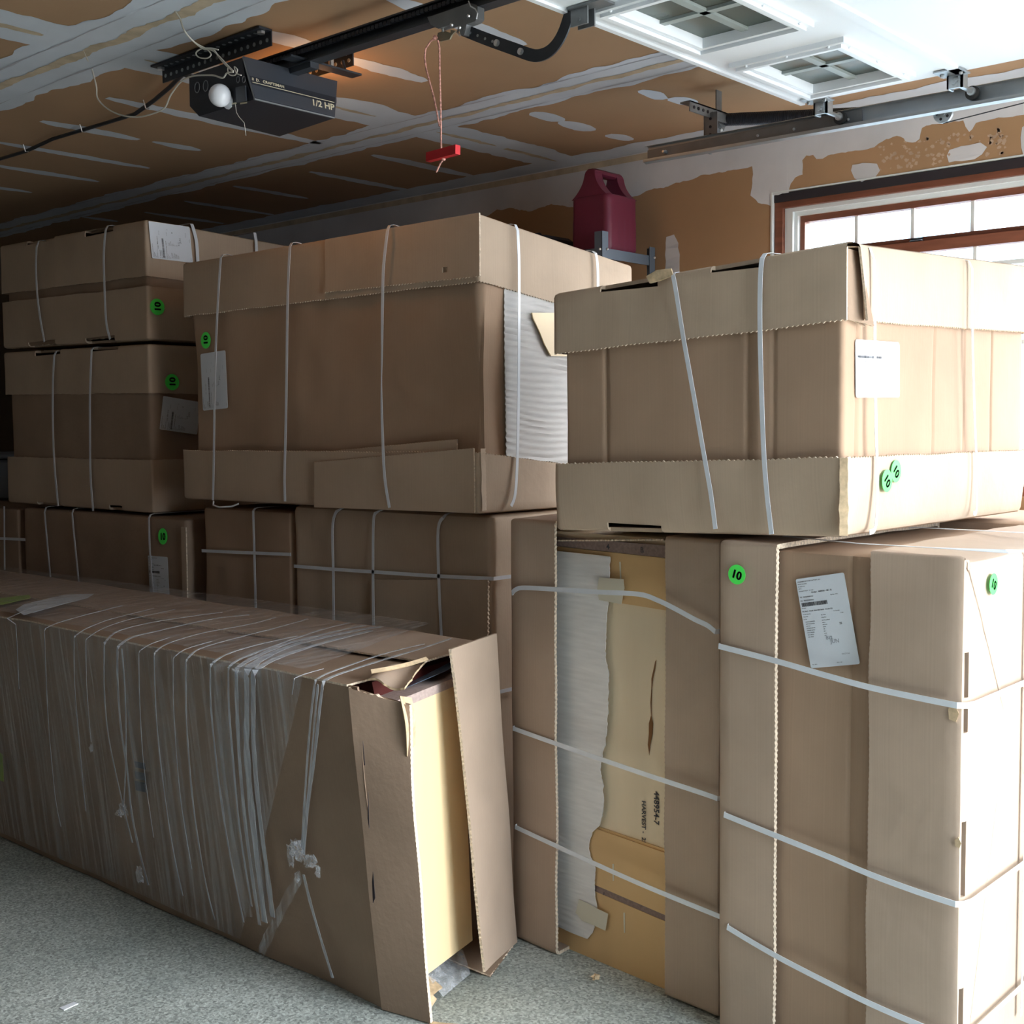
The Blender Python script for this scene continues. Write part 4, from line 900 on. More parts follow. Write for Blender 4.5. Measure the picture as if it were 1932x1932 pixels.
for s in ([(84, 960), (88, 1010), (96, 1095)], [(136, 963), (140, 1010), (149, 1098)], [(281, 968), (283, 1040), (289, 1125)]): strapX(B3, s, 2.59, 3.40, 1.076, .1)
xs = 2.592; sticker(B3, oX(307, 1012, xs), V((0, -1, .05)), V((0, 0, 1)), (-1, 0, 0), .031)
label(B3, oX(279, 1048, xs), oX(316, 1051, xs), oX(284, 1150, xs), (-1, 0, 0))
q = MB(); sheet(q, (2.588, 3.965, .01), (2.588, 3.935, .01), (2.588, 3.935, 1.04), (2.588, 3.965, 1.04), (-1, 0, 0), seed=2); q.build('corner_flap', ['lid', 'edge'], B3)
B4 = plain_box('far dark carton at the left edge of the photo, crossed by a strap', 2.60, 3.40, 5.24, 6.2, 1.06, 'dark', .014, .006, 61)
q = MB(); q.ribbon([oX(-20, 1015, 2.592), oX(48, 1018, 2.592)], V((-1, 0, 0)), .012); q.ribbon([oX(8, 955, 2.591), oX(9, 1075, 2.591)], V((-1, 0, 0)), .012); q.build('strap', 'strap', B4)
q = MB(); q.box((2.9, 5.5, 1.066), (3.4, 6.3, 1.26), 0, .01); q.box((2.9, 5.5, 1.266), (3.4, 6.3, 1.30), 0, .01)
bx = q.build('storage_bin', 'pale'); tag(bx, 'pale bin in the dark gap left of the left hand stack', 'bin')

# ---- carton round the maple cabinet
yM = 1.535; kM = .09
mx = lambda y, d=0: 2.425+kM*(y-yM)+d
nM = V((-1, kM, 0)).normalized()
def oM(x, y, d=0): return pl(x, y, (mx(yM)+d, yM, 0), nM)
MM = thing('carton', (2.43, 1.6, 0), 'tall open fronted carton, a maple cabinet and foam sheet showing between its caps', 'carton', 'strapped cartons')
def capY(mb, xa, xb, za, zb, w0, w1, seed, mp, **k):
    shell(mb, rrect(xa, xb, za, zb, .010, ('a0', 'b1'), fine=.0035), True, w0, w1, mp, seed=seed, **k)
mpM = lambda a, b, w: (a+kM*(w-yM), w, b)
yl0, yl1, yr0 = oM(1049, 1400, -.018).y, oM(963, 1300, -.018).y, oM(1254, 1500, 0).y
q = MB(); capY(q, 2.425-.018, 2.90, .004, 1.150, yl0, yl1, 3, mpM, amp=.006, th=.009, shoulder=.012, levels=5, scal=.0025); q.build('left_cap', ['lidh', 'edge'], MM)
q = MB(); capY(q, 2.425, 2.90, .004, 1.130, yr0, yM, 7, mpM, amp=.005, th=.007, shoulder=.010, levels=6, scal=.0015); q.build('right_cap', ['lidh', 'edge'], MM)
q = MB(); a = oM(1240, 1003, -.004); b_ = oM(1345, 1012, -.004)
cab = MB(); yc1 = yl1-.03; c8 = [(mx(yc1, .045), yc1), (mx(1.56, .045), 1.56), (mx(1.56, .44), 1.56), (mx(yc1, .44), yc1)]
cab.hexa([V((x, y, .055)) for x, y in c8]+[V((x, y, 1.118)) for x, y in c8]); cb_ = cab.build('cabinet', 'palem', MM, 0); cb_['label'] = 'pale maple cabinet with orange drawer fronts'
def onC(l, d=.043): return [oM(x, y, d) for x, y in l]
q = MB(); q.poly(onC([(1040, 1012), (1262, 1030), (1262, 1053), (1040, 1029)], .036), nM, .02); q.build('top_edge', 'chip', cb_, 0)
q = MB(); q.poly(onC([(1040, 1030), (1262, 1054), (1264, 1153), (1040, 1117)], .040), nM, .02); q.build('drawer_front', 'maple', cb_, 0)
q = MB(); q.poly(onC([(1040, 1534), (1265, 1613), (1265, 1731), (1040, 1634)], .036), nM, .02); q.build('drawer_front', 'maple', cb_, 0)
q = MB(); q.poly(onC([(1040, 1647), (1265, 1743), (1265, 1893), (1040, 1779)], .036), nM, .02); q.build('drawer_front', 'maple', cb_, 0)
q = MB(); q.poly(onC([(1040, 1634), (1265, 1731), (1265, 1743), (1040, 1647)], .038), nM, .02); q.build('drawer_gap', 'chip', cb_, 0)
q = MB(); q.poly(onC([(1040, 1530), (1265, 1606), (1265, 1612), (1040, 1536)], .041), nM, .012); q.build('panel_moulding', 'maple', cb_, 0)
q = MB(); kn = [(1238, 1245), (1236, 1262), (1232, 1280), (1230, 1300), (1229, 1330), (1229, 1350), (1232, 1365), (1231, 1385), (1226, 1408), (1225, 1425), (1222, 1405), (1224, 1385), (1224, 1365), (1228, 1350), (1227, 1325), (1229, 1295), (1229, 1280), (1233, 1262), (1236, 1248)]
q.poly(onC(kn, .0425), nM, .0006); q.build('knot_streak', 'leaf', cb_, 0)
q = MB(); fr = [(1047, 1038), (1100, 1044), (1150, 1050), (1150, 1085), (1148, 1130), (1144, 1165), (1143, 1200), (1141, 1230), (1144, 1252), (1148, 1270), (1147, 1330), (1145, 1370), (1142, 1400), (1136, 1425), (1132, 1450), (1137, 1480), (1139, 1510), (1136, 1540), (1130, 1558), (1118, 1570), (1112, 1585), (1110, 1600), (1114, 1618), (1123, 1635), (1121, 1670), (1122, 1690), (1126, 1715), (1124, 1740), (1118, 1758), (1111, 1770), (1100, 1777), (1088, 1772), (1075, 1760), (1054, 1742)]
ff = lambda y: None
# foam sheet as a rippled strip between the left cap and this right edge
Rr = fr[2:-3]; rows = []
ykeys = [p[1] for p in Rr]
A_ = []; nU = 10; nV = 190
for j in range(nV+1):
    yy = 1050+(1772-1050)*j/nV
    for i in range(len(Rr)-1):
        if Rr[i][1] <= yy <= Rr[i+1][1] or i == len(Rr)-2:
            t_ = (yy-Rr[i][1])/max(1e-6, Rr[i+1][1]-Rr[i][1]); xr = Rr[i][0]+(Rr[i+1][0]-Rr[i][0])*min(1, max(0, t_)); break
    xr += 2.5*noise.noise(V((yy*.08, 0, 0)))
    for i in range(nU+1):
        s_ = i/nU; x = 1036+(xr-1036)*s_; yp = yy-(1-s_)*(12+18*j/nV)
        z_ = .0016*math.sin(yy*.62+2.5*noise.noise(V((s_*2, yy*.02, 0)))*2)*(.5+noise.noise(V((s_*2, yy*.01, 5))))
        A_.append(oM(x, yp, .030)+nM*(z_+.002*s_*0))
w_ = nU+1; k = len(A_); fs = []
for j in range(nV):
    for i in range(nU): fs += [[j*w_+i, (j+1)*w_+i, (j+1)*w_+i+1, j*w_+i+1], [k+j*w_+i, k+j*w_+i+1, k+(j+1)*w_+i+1, k+(j+1)*w_+i]]
per = [i for i in range(w_)]+[j*w_+nU for j in range(1, nV+1)]+[nV*w_+i for i in range(nU-1, -1, -1)]+[j*w_ for j in range(nV-1, 0, -1)]
fs += [[a, b, k+b, k+a] for a, b in zip(per, per[1:]+per[:1])]
q.add(A_+[p-nM*.002 for p in A_], fs); q.build('foam_sheet', 'foam', MM, 60)
for l in ([(1130, 1089), (1176, 1093), (1178, 1110), (1172, 1140), (1130, 1132), (1127, 1112)], [(1086, 1722), (1092, 1697), (1110, 1705), (1128, 1715), (1147, 1724), (1142, 1756), (1120, 1746), (1098, 1737)]):
    q = MB(); q.poly(onC(l, .026), nM, .0008); each(q, 'tape', 'tapec', MM, 0)
q = MB(); up_ = V((0, 0, 1)); ru = V((kM, -1, 0)).normalized()
text_into(q, '448954-7', oM(1144, 1036, .035), V((0, -1, 0)), up_, nM, .019); text_into(q, 'BAE  25', oM(1208, 1042, .035), V((0, -1, 0)), up_, nM, .018)
text_into(q, '448954-7', oM(1234, 1492, .042), V((0, 0, -1)), V((0, -1, 0)), nM, .022); text_into(q, 'HARVEST -  25', oM(1211, 1510, .042), V((0, 0, -1)), V((0, -1, 0)), nM, .0175)
text_into(q, 'L-SSHL-Y', oM(1138, 1690, .037), V((0, -.97, -.13)), V((0, -.1, 1)), nM, .015); q.build('handwriting', 'ink', cb_, 0)
q = MB()
for (a_, b_, c_, d_) in ((1155, 1630, 1158, 1662), (1176, 1722, 1179, 1760), (1168, 1060, 1172, 1094)):
    q.poly([oM(a_, b_, .0345), oM(a_+3, b_, .0345), oM(c_, d_, .0345), oM(c_-2, d_, .0345)], nM, .0006)
each(q, 'scratch', 'tapec', cb_, 0)
for s in ([(966, 1119), (974, 1112), (990, 1109), (1050, 1112), (1130, 1117), (1205, 1121), (1240, 1132), (1275, 1149), (1310, 1168), (1335, 1180), (1350, 1192)], [(968, 1374), (1052, 1404), (1200, 1455), (1330, 1498), (1354, 1507)], [(972, 1560), (1052, 1597), (1200, 1664), (1363, 1731)]):
    q = MB(); P = spl([oM(x, y, -.026) for x, y in s]); P = [P[0]+V((.06, .012, 0))]+P+[P[-1]+V((.012, -.004, 0))]; q.ribbon(P, nM, .012); q.build('strap', 'strap', MM)
# top flaps of the cap bending down under the upper carton
q = MB(); sheet(q, oM(1047, 1019, .03), oM(1250, 1018, .03), oM(1250, 1018, .03)+V((.30, 0, .004)), oM(1047, 1019, .03)+V((.30, 0, .004)), (0, 0, 1), scal='b', th=.004, seed=2); q.build('top_flap', ['dark', 'edge'], MM)

# ---- right tall carton
x0, x1, y0, y1 = 2.385, 3.24, .950, 1.508
TT = thing('carton', (x0, y0, 0), 'tall strapped carton at lower right with shipping label and green ten sticker', 'carton', 'strapped cartons')
q = MB(); q.v = []; shell(q, rrect(x0+.022, x1-.01, y0+.06, y1-.008, .01, VIS, fine=.006), True, .01, 1.118, zmap(0, 0), amp=.004, seed=71, levels=24, shoulder=.008, warp=lambda s, t, tw: (gs(t, .62, .01, .005) if s == 'a0' else 0)); q.build('body', ['body', 'edge'], TT)
mpT = lambda a, b, w: (a, w, b)
q = MB(); capY(q, x0-.008, x1, .004, 1.134, 1.362, y1, 8, mpT, amp=.004, th=.011, shoulder=.010, levels=6, scal=.0025); q.build('left_cap', ['lidh', 'edge'], TT)
q = MB(); capY(q, x0-.002, x1, .004, 1.134, 1.150, y0, 12, mpT, amp=.004, th=.007, shoulder=.014, levels=7, scal=.0025, warp=lambda s, t, tw: (-.012*tw if s == 'b1' else 0)); rc_ = q.build('right_cap', ['lidh', 'edge'], TT)
cuts = []
for (ya_, yb2) in ((1232, 1318), (1338, 1384), (1553, 1696), (1870, 1990)):
    za = oX(1812, ya_, x0).z; zb2 = oX(1812, yb2, x0).z; cuts.append(((x0+.006, y0-.03, zb2), (x0+.021, y0+.03, za)))
cut(rc_, cuts)
for s in ([(1356, 1219), (1464, 1247), (1550, 1272), (1642, 1297), (1740, 1318), (1806, 1331)], [(1366, 1537), (1480, 1583), (1560, 1615), (1643, 1650), (1730, 1682), (1803, 1706)], [(1372, 1749), (1420, 1778), (1480, 1812), (1560, 1853), (1643, 1894), (1740, 1936), (1800, 1960)]):
    q = MB(); P = spl([oX(x, y, x0-.016) for x, y in s]); e_ = P[-1]; P = [P[0]+V((.018, .003, 0))]+P+[V((x0-.004, y0-.008, e_.z)), V((x0+.02, y0-.014, e_.z)), V((x1, y0-.012, e_.z+.0))]
    q.ribbon(P, [V((-1, 0, 0))]*(len(P)-3)+[V((-1, -1, 0)), V((-.1, -1, 0)), V((0, -1, 0))], .0125); q.build('strap', 'strap', TT)
for xx in (2.92, 2.52):
    if xx > 2.6: P = [V((xx, y1-.02, 1.140)), V((xx, y0+.02, 1.139)), V((xx, y0-.004, 1.13)), V((xx, y0-.012, 1.09)), V((xx, y0-.012, .1))]
    else: P = [oZ(1480, 1012, 1.140), oZ(1620, 1026, 1.140), oZ(1760, 1034, 1.140), oZ(1900, 1041, 1.139), V((2.70, y0-.010, 1.12)), V((2.70, y0-.012, .1))]
    q = MB(); q.ribbon(P, [V((0, 0, 1))]*(len(P)-3)+[V((0, -.7, 1)), V((0, -1, .1)), V((0, -1, 0))], .011); q.build('strap', 'strap', TT)
xs = x0+.016
label(TT, oX(1501, 1093, xs), oX(1592, 1080, xs), oX(1530, 1261, xs), (-1, 0, 0))
c3 = oX(1390, 1084, x0-.016); d_ = (oX(1402, 1089, x0-.016)-c3).normalized(); sticker(TT, c3, d_, V((0, d_.z, -d_.y)), (-1, 0, 0), .022)
c3 = oY(1875, 1102, y0-.008); sticker(TT, c3, V((.9, 0, -.42)), V((.42, 0, .9)), (0, -1, 0), .022)
for (px_, py_, s_) in ((1800, 1345, .02), (1808, 1590, .012)):
    p = oX(px_, py_, x0-.005); q = MB()
    q.poly([p+V((0, .6*s_, .3*s_)), p+V((0, 0, .9*s_)), p+V((0, -.5*s_, 0)), p+V((0, -.2*s_, -.9*s_)), p+V((0, .5*s_, -.7*s_))], (-1, -.3, 0), .003); q.build('torn_scrap', 'torn', TT)
# another carton behind it, only its top rim in view
BB = thing('carton', (3.27, .9, 0), 'carton behind the tall labelled one, only its rim showing at right edge', 'carton', 'strapped cartons')
q = MB(); shell(q, rrect(3.27, 3.80, .92, 1.49, .01, (), coarse=.03), True, .004, 1.136, zmap(0, 0), amp=.004, seed=91, levels=10, scal=0); q.build('body', ['body', 'edge'], BB)

# ================================================================== film wrapped carton in front
Y0, Y1 = 2.15, 5.25
xfb, xft, xbb, xbt, zT = 1.945, 1.855, 2.44, 2.475, .808
WR = thing('wrapped_carton', (2.2, 3.6, 0), 'long film wrapped carton lying in front, its near end open on a pale panel', 'carton')
q = MB(); nf = V((-1, 0, -(xfb-xft)/zT)).normalized()
sheet(q, (xfb, Y1, .004), (xfb, Y0, .004), (xft+.004, Y0, zT-.010), (xft+.004, Y1, zT-.010), nf, amp=.010, dv=.04, seed=5); 
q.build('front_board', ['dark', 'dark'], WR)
q = MB(); 
sheet(q, (xft+.002, Y1, zT-.006), (xft+.002, Y0+.03, zT-.006), (xft+.27, Y0+.06, zT), (xft+.27, Y1, zT), (0, 0, 1), amp=.006, seed=6, ragged='r', ra=.004, dv=.03)
q.build('top_board', ['dark', 'edge'], WR)
q = MB(); sheet(q, (xft+.25, Y1, zT+.001), (xft+.25, Y0+.03, zT+.010), (2.385, Y0+.07, zT+.016), (xbt, Y1, zT), (0, 0, 1), amp=.005, seed=7, scal='r', dv=.03); q.build('top_board', ['lidh', 'edge'], WR)
q = MB(); sheet(q, (2.39, Y0+.10, .004), (xbb, Y1, .004), (xbt, Y1, zT), (2.38, Y0+.10, zT), (1, 0, 0), amp=.003); sheet(q, (xfb, Y1, .004), (xbb, Y1, .004), (xbt, Y1, zT), (xft, Y1, zT), (0, 1, 0), amp=.003); q.build('back_board', ['dark', 'edge'], WR)
# left end flap, bent a little outward, with a cream corrugated edge
q = MB(); fA, fB, fC, fD = V((xfb-.004, Y0+.02, .003)), V((1.965, 2.030, .003)), V((1.905, 2.035, .765)), V((xft-.006, Y0+.02, zT-.008))
sheet(q, fA, fB, fC, fD, (-1, -.15, -.1), th=.009, scal='r', sa=.0012, ragged='t', ra=.012, amp=.007, seed=3, dv=.02, curve=lambda u, v: -.012*u*u*math.exp(-((v-1)/.15)**2)); q.build('left_flap', ['dark', 'edge'], WR)
# right end flap, swung out
q = MB(); sheet(q, V((2.175, 2.05, .050)), V((2.445, 2.185, .003)), V((2.385, 2.20, .852)), V((2.112, 2.092, .858)), (.35, -1, 0), th=.007, scal='l', sa=.003, amp=.006, seed=6, dv=.02); q.build('right_flap', ['lidh', 'edge'], WR)
q = MB(); sheet(q, V((2.425, 2.195, .004)), V((2.41, 2.30, .004)), V((2.40, 2.32, .80)), V((2.385, 2.21, .84)), (1, -.4, 0), th=.006, amp=.003); sheet(q, V((2.24, 2.09, .006)), V((2.43, 2.18, .006)), V((2.40, 2.26, .03)), V((2.2, 2.22, .03)), (0, 0, 1), ragged='blr', ra=.010, seed=9); each(q, 'hinge_board', ['dark', 'edge'], WR)
# pale panel inside
q = MB(); pc = [(1.98, 2.125, .05), (2.25, 2.165, .075), (2.25, 2.19, .075), (1.98, 2.15, .05), (1.95, 2.125, .730), (2.22, 2.165, .750), (2.22, 2.19, .750), (1.95, 2.15, .730)]
q.hexa([V(p) for p in pc]); pn = q.build('cabinet_panel', 'cream_m', WR, 0); pn['label'] = 'smooth cream maple panel'
q = MB(); q.hexa([V((1.95, 2.122, .731)), V((2.22, 2.162, .751)), V((2.22, 2.23, .751)), V((1.95, 2.19, .731)), V((1.95, 2.122, .754)), V((2.22, 2.162, .772)), V((2.22, 2.23, .772)), V((1.95, 2.19, .754))]); q.build('panel_edge', mat('pinkish_chip_edge', (.46, .36, .33), .85, var=.15, vscale=120), pn, 0)
q = MB(); q.hexa([V((1.95, 2.19, .755)), V((2.30, 2.23, .765)), V((2.32, 2.6, .76)), V((1.95, 2.55, .74)), V((1.95, 2.20, .79)), V((2.30, 2.24, .797)), V((2.32, 2.6, .795)), V((1.95, 2.55, .775))]); q.build('cabinet_top', 'darkred', WR, 0)
q = MB(); sheet(q, V((2.03, 2.17, .765)), V((2.16, 2.15, .80)), V((2.30, 2.23, .80)), V((2.2, 2.28, .78)), (0, -.4, 1), th=.0015, amp=.012, seed=4); q.build('blue_film', 'blue', WR)
q = MB(); sheet(q, oZ(694, 1282, .812), oZ(765, 1300, .800), oZ(808, 1243, .815), oZ(722, 1262, .815), (0, 0, 1), ragged='btr', ra=.006, amp=.008, seed=4, curve=lambda u, v: .006*math.sin(7*u)); q.build('torn_top_flap', ['lidh', 'torn'], WR)
q = MB(); P = spl([oZ(700, 1268, .822), oZ(735, 1262, .826), (oZ(770, 1254, .828)), oZ(806, 1243, .826)]); q.ribbon(P, V((-.4, -.6, .6)), .010, .004); q.build('rolled_edge', 'torn', WR)
q = MB(); c = V((1.93, 2.045, .735)); sheet(q, V((1.912, 2.04, .64)), V((1.955, 2.06, .66)), V((1.965, 2.08, .77)), V((1.90, 2.05, .79)), (-.3, -1, .2), th=.004, ragged='rtb', ra=.010, amp=.015, seed=12, curve=lambda u, v: .012*math.sin(3*v)); q.build('peeled_liner', ['torn', 'torn'], WR)
q = MB(); sheet(q, V((2.0, 2.09, .02)), V((2.10, 2.12, .02)), V((2.09, 2.2, .055)), V((2.0, 2.19, .05)), (0, -.3, 1), ragged='br', ra=.008, amp=.006, seed=14); sheet(q, V((1.97, 2.05, .012)), V((2.03, 2.07, .03)), V((2.02, 2.12, .06)), V((1.97, 2.1, .07)), (-.1, -1, .4), ragged='rt', ra=.01, amp=.01, seed=15); each(q, 'bottom_scrap', ['torn', 'torn'], WR)
q = MB(); sheet(q, V((2.08, 2.10, .006)), V((2.22, 2.14, .006)), V((2.25, 2.20, .06)), V((2.08, 2.17, .05)), (0, -1, .6), th=.001, amp=.02, seed=16, dv=.01); q.build('loose_film', 'knot', WR)
# slits, dents and tears of the board
q = MB()
for l in (((693, 1395), (697, 1440), (695, 1441)), ((703, 1490), (705, 1560), (702, 1540)), ((712, 1640), (716, 1690), (712, 1700), (710, 1660))):
    q.poly([pl(x, y, (xfb-.004-.0, 0, 0), nf)+nf*.014 for x, y in l], nf, .001)
each(q, 'slit', 'gap', WR)
# stretch film: front and top skins
def oF(x, y, d=.012): return pl(x, y, V((xfb, 0, 0))+nf*d, nf)
q = MB(); g_ = .016
ycut = lambda v: 2.33+.0*v
sheet(q, V((xfb, Y1, .03))+nf*g_, V((xfb, 2.72, .03))+nf*g_, V((xft, 2.32, zT))+nf*g_, V((xft, Y1, zT))+nf*g_, nf, th=.0008, amp=.004, dv=.05, seed=31, curve=lambda u, v: 0); 
q.build('stretch_film', 'film', WR)
q = MB(); sheet(q, V((xft-.01, Y1, zT+.014)), V((xft-.01, 2.32, zT+.014)), V((xbt+.01, 2.55, zT+.026)), V((xbt+.01, Y1, zT+.014)), (0, 0, 1), th=.0008, amp=.002, seed=33); q.build('stretch_film', 'film', WR)
def strand(fr, tp, w, mt='strand', dd=.020):
    q = MB(); F = spl([oF(x, y, dd) for x, y in fr]); n1 = [nf]*len(F)
    T = [p for p in (spl([oZ(x, y, zT+.020) for x, y in tp]) if tp else []) if p.x < 2.46-.2*max(0, 2.6-p.y)]
    P = T[::-1]+F; Q = [V((0, 0, 1))]*len(T)+n1
    k = len(P); ws = [w*(.6+.8*abs(noise.noise(V((i*.3, fr[0][0], 0))))+.2) for i in range(k)]
    q.ribbon(P, Q, ws, .0008); q.build('film_fold_sheen', mt, WR, 60)
strand([(30, 1178), (33, 1230), (36, 1300)], [(14, 1167), (40, 1155), (70, 1140)], .004)
strand([(84, 1190), (86, 1250), (92, 1370), (104, 1500), (115, 1560)], [(86, 1186), (110, 1175), (170, 1158), (230, 1143)], .004)
strand([(140, 1203), (141, 1290), (151, 1415), (162, 1530)], [(142, 1200), (165, 1185), (210, 1168), (290, 1148)], .004)
strand([(162, 1208), (164, 1300), (172, 1400)], [(164, 1205), (190, 1188), (240, 1170), (330, 1150)], .003)
strand([(197, 1216), (197, 1300), (205, 1390), (228, 1500), (250, 1590)], [(198, 1212), (225, 1190), (300, 1172), (420, 1155)], .006)
strand([(222, 1222), (222, 1280), (228, 1370), (240, 1450), (248, 1530), (262, 1600), (280, 1670)], [(224, 1219), (248, 1203), (300, 1190), (400, 1168), (470, 1160)], .010)
strand([(230, 1224), (236, 1300), (238, 1400), (236, 1480), (232, 1530)], None, .006)
strand([(262, 1232), (264, 1330), (272, 1450), (290, 1580)], [(264, 1228), (285, 1215), (320, 1203)], .003)
strand([(291, 1236), (293, 1310), (299, 1400), (315, 1530), (330, 1620), (345, 1690)], [(292, 1232), (315, 1215), (380, 1195), (470, 1178), (520, 1165)], .005)
strand([(327, 1243), (328, 1340), (340, 1500), (362, 1640)], [(329, 1240), (350, 1225), (400, 1210)], .003)
strand([(351, 1248), (351, 1310), (353, 1380), (365, 1520), (385, 1650), (405, 1735)], [(353, 1244), (375, 1225), (430, 1208), (520, 1185), (580, 1168)], .006)
strand([(397, 1258), (398, 1330), (410, 1450), (430, 1590), (460, 1740)], [(399, 1253), (425, 1236), (480, 1218), (560, 1200)], .007)
strand([(431, 1264), (432, 1330), (437, 1400), (452, 1560), (475, 1710)], [(432, 1259), (450, 1245), (500, 1225), (600, 1190), (660, 1175)], .008)
strand([(446, 1266), (447, 1330), (452, 1430), (466, 1580), (490, 1745)], [(448, 1260), (475, 1243), (540, 1215), (640, 1190), (690, 1180)], .014)
strand([(465, 1268), (466, 1340), (466, 1420), (478, 1560), (500, 1740)], [(468, 1262), (500, 1240), (560, 1215), (660, 1192), (720, 1182)], .022)
strand([(478, 1270), (478, 1350), (479, 1410), (488, 1520), (506, 1660), (515, 1730)], [(482, 1264), (520, 1243), (580, 1222), (640, 1205), (700, 1190)], .018)
strand([(455, 1268), (456, 1400), (480, 1600), (505, 1740)], [(458, 1262), (500, 1242), (580, 1212), (660, 1192)], .05, 'film', .017)  # this wide pale ribbon and the next imitate the film's broad highlight
strand([(412, 1262), (414, 1400), (440, 1600), (470, 1730)], [(415, 1258), (460, 1238), (540, 1205)], .035, 'film', .017)
strand([(555, 1284), (551, 1310)], [(556, 1280), (575, 1272), (610, 1262)], .003)
strand([(594, 1290), (588, 1340), (581, 1420), (575, 1510), (570, 1600)], [(596, 1283), (625, 1268), (720, 1235), (800, 1215)], .007)
strand([(600, 1291), (594, 1360), (584, 1470), (575, 1560), (571, 1610)], None, .006)
strand([(609, 1293), (603, 1340), (592, 1440), (580, 1530), (573, 1612)], [(611, 1285), (640, 1272), (720, 1246), (800, 1222), (850, 1205)], .010)
strand([(573, 1650), (585, 1700), (605, 1770), (628, 1845)], None, .010, 'strand')
strand([(570, 1650), (545, 1690), (515, 1750), (493, 1795)], None, .030, 'film')
strand([(568, 1655), (540, 1710), (505, 1770), (488, 1800)], None, .012, 'film')
for (px_, py_, r_, s3) in ((562, 1605, .022, (.5, 1, 1.2)), (548, 1610, .016, (.4, .8, 1.6)), (585, 1625, .018, (.4, 1.2, .8)), (600, 1645, .010, (.4, .8, 1.5)), (560, 1655, .010, (.4, .8, 1.3)), (232, 1528, .018, (.4, 1.3, .9)), (222, 1535, .012, (.4, 1.2, .6)), (262, 1650, .016, (.4, 1, 1.4)), (172, 1412, .009, (.4, 1, 1.2))):
    q = MB(); q.ball(oF(px_, py_, .022), r_, 0, 14, s3, wob=1.1); q.build('film_knot', 'knot', WR, 0)
# labels under the film
q = MB(); q.poly([oZ(x, y, zT+.012) for x, y in ((30, 1150), (45, 1140), (120, 1122), (178, 1120), (165, 1128), (110, 1142), (45, 1160))], (0, 0, 1), .001); q.build('torn_label', 'label', WR, 0)
q = MB(); q.poly([oZ(x, y, zT+.010) for x, y in ((-10, 1140), (0, 1128), (55, 1122), (58, 1128), (5, 1140))], (0, 0, 1), .001); q.build('torn_label', 'greenw', WR, 0)
q = MB()
for (ya_, h_) in ((1436, 12), (1455, 14), (1473, 18)): q.poly([oF(254, ya_, .013), oF(273, ya_+4, .013), oF(275, ya_+4+h_, .013), oF(256, ya_+h_, .013)], nf, .0005)
q.build('printed_mark', 'mark', WR, 0)
q = MB(); q.poly([oF(0, 1420, .013), oF(5, 1424, .013), oF(7, 1475, .013), oF(0, 1472, .013)], nf, .0005); q.build('printed_mark', 'greenw', WR, 0)

# ================================================================== shelf, can, case, crumbs
sh = thing('metal_shelf', (3.53, 2.72, 0), 'blue grey angle iron shelf unit standing against the right wall', 'shelf')
zs = 2.030
for X in (3.52, 3.84):
    for Y in (2.72, 4.3):
        q = MB(); s1 = 1 if X < 3.6 else -1; s2 = 1 if Y < 3 else -1; zt2 = 2.088 if X < 3.6 else 2.062
        q.box((X, min(Y, Y+s2*.034), 0), (X+.0025*s1, max(Y, Y+s2*.034), zt2)) if s1 > 0 else q.box((X-.0025, min(Y, Y+s2*.034), 0), (X, max(Y, Y+s2*.034), zt2))
        q.box((min(X, X+s1*.034), Y-.001, 0), (max(X, X+s1*.034), Y+.0015, zt2)); q.build('post', 'shelf', sh, 0)
for i, z in enumerate((.3, .9, 1.5, zs)):
    q = MB(); q.box((3.525, 2.725, z-.004), (3.835, 4.29, z-.001)); q.box((3.525, 2.722, z-.036), (3.835, 2.725, z)); q.box((3.523, 2.725, z-.036), (3.526, 4.29, z)); q.build('shelf_board', 'shelf', sh, 0)
for x, y, X in ((1132, 470, 0), (1146, 470, 0), (1235, 486, 0)):
    q = MB(); q.ball(oY(x, y, 2.716), .0045, 0, 8); q.build('bolt', 'chrome', sh)
can = thing('gas_can', (3.69, 2.84, zs), 'burgundy plastic fuel can with moulded top handle on the metal shelf', 'fuel can')
q = MB(); ax0, ax1, ay0, ay1 = 3.602, 3.785, 2.757, 2.928; yc = (ay0+ay1)/2; zsft = 2.238
pp = rrect(ax0, ax1, ay0, ay1, .022, (), coarse=.01)
shell(q, pp, True, zs+.002, zsft, zmap(0, 0), amp=0, scal=0, levels=14, shoulder=.006, th=.003, warp=lambda s, t, tw: (-.0022*(abs(math.sin(t*math.pi*4))**14) if tw < .62 and s in ('a0', 'b0', 'a1', 'b1') else 0)+(.0015 if tw < .62 else 0)+(-.006 if tw < .06 else 0))
for sgn in (1,):   # hump between the handle legs
    R = []; 
    for k in range(7):
        t_ = k/6; hw = (ay1-ay0)/2*(1-.75*t_**.8); z = zsft-.006+.016*math.sin(t_*math.pi/2); ix = .004+.02*t_
        R.append([(ax0+ix, yc-hw, z), (ax1-ix, yc-hw, z), (ax1-ix, yc+hw, z), (ax0+ix, yc+hw, z)])
    vs = [p for r in R for p in r]; fs = [[4*k+i, 4*k+(i+1) % 4, 4*k+4+(i+1) % 4, 4*k+4+i] for k in range(6) for i in range(4)]+[[24, 25, 26, 27]]
    q.add(vs, fs)
q.build('body', 'can', can, 50)
q = MB(); ztp = 2.334
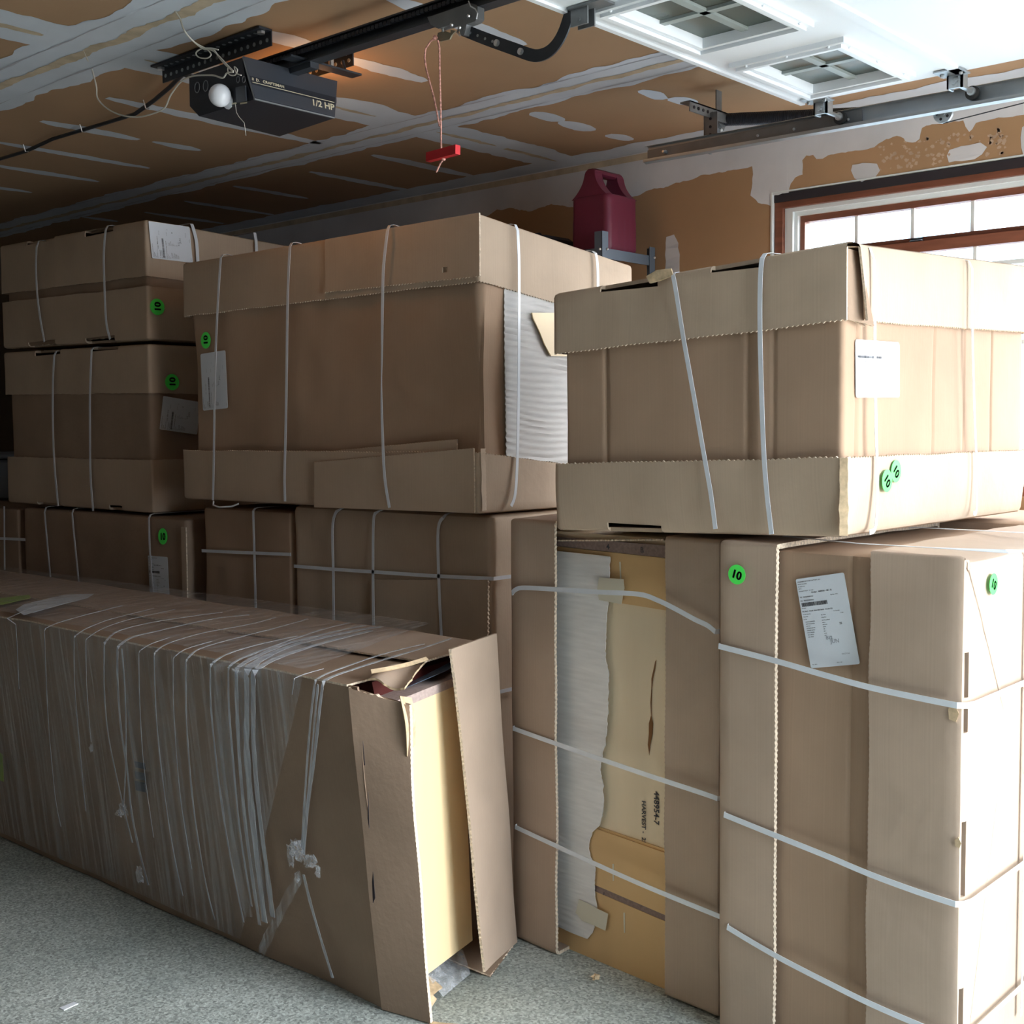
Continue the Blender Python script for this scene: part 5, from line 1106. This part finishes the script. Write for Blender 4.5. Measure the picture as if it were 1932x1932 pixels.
def leg(xa, xb):
    R = []
    for k in range(13):
        t_ = k/12; z = zsft-.008+(ztp-zsft+.008)*t_; hw = .022+((ay1-ay0)/2-.022-.003)*((1-t_)**2.3)
        if t_ > .9: hw -= (t_-.9)*.10
        sw = .006*max(0, t_-.8)/.2
        R.append([(xa+sw, yc-hw, z), (xb-0, yc-hw, z), (xb-0, yc+hw, z), (xa+sw, yc+hw, z)] if xa < 3.65 else [(xa, yc-hw, z), (xb-sw, yc-hw, z), (xb-sw, yc+hw, z), (xa, yc+hw, z)])
    vs = [p for r in R for p in r]; n = len(R); q.add(vs, [[4*k+i, 4*k+(i+1) % 4, 4*k+4+(i+1) % 4, 4*k+4+i] for k in range(n-1) for i in range(4)]+[[4*n-4, 4*n-3, 4*n-2, 4*n-1], [3, 2, 1, 0]])
leg(ax0+.003, ax0+.048); leg(ax1-.045, ax1-.003)
q.box((ax0+.006, yc-.021, ztp-.022), (ax1-.006, yc+.021, ztp+.001), 0, .006)
q.build('handle', 'can', can, 40)
q = MB(); q.box((3.56, 3.02, zs+.001), (3.74, 3.36, zs+.085), 0, .012); q.tube([(3.65, 3.1, zs+.085), (3.65, 3.12, zs+.105), (3.65, 3.26, zs+.105), (3.65, 3.28, zs+.085)], .006, 8)
tag(q.build('tool_case', 'blackp'), 'low black case on the metal shelf behind the burgundy can', 'case')
q = MB(); c = oZ(1124, 1843, .008); q.ball(c, .010, 0, 10, (1.3, 1, .6), wob=1.2); tag(q.build('wood_crumb', 'torn', smooth=0), 'small tan chip lying on the concrete floor by the maple cabinet', 'debris')
q = MB(); c = oZ(130, 1898, .002); q.poly([c+V((-.02, .01, 0)), c+V((.02, .012, 0)), c+V((.022, -.004, 0)), c+V((-.018, -.01, 0))], (0, 0, 1), .002); tag(q.build('paper_scrap', 'label', smooth=0), 'white paper scrap on the floor at lower left', 'debris')
q = MB(); sheet(q, oZ(810, 1925, .004), oZ(868, 1932, .004), oZ(868, 1945, .004), oZ(810, 1945, .004), (0, 0, 1), ragged='tb', seed=3, th=.003, amp=.001); tag(q.build('cardboard_scrap', ['torn', 'edge']), 'flat cardboard scrap on the floor at the wrapped carton end', 'debris')
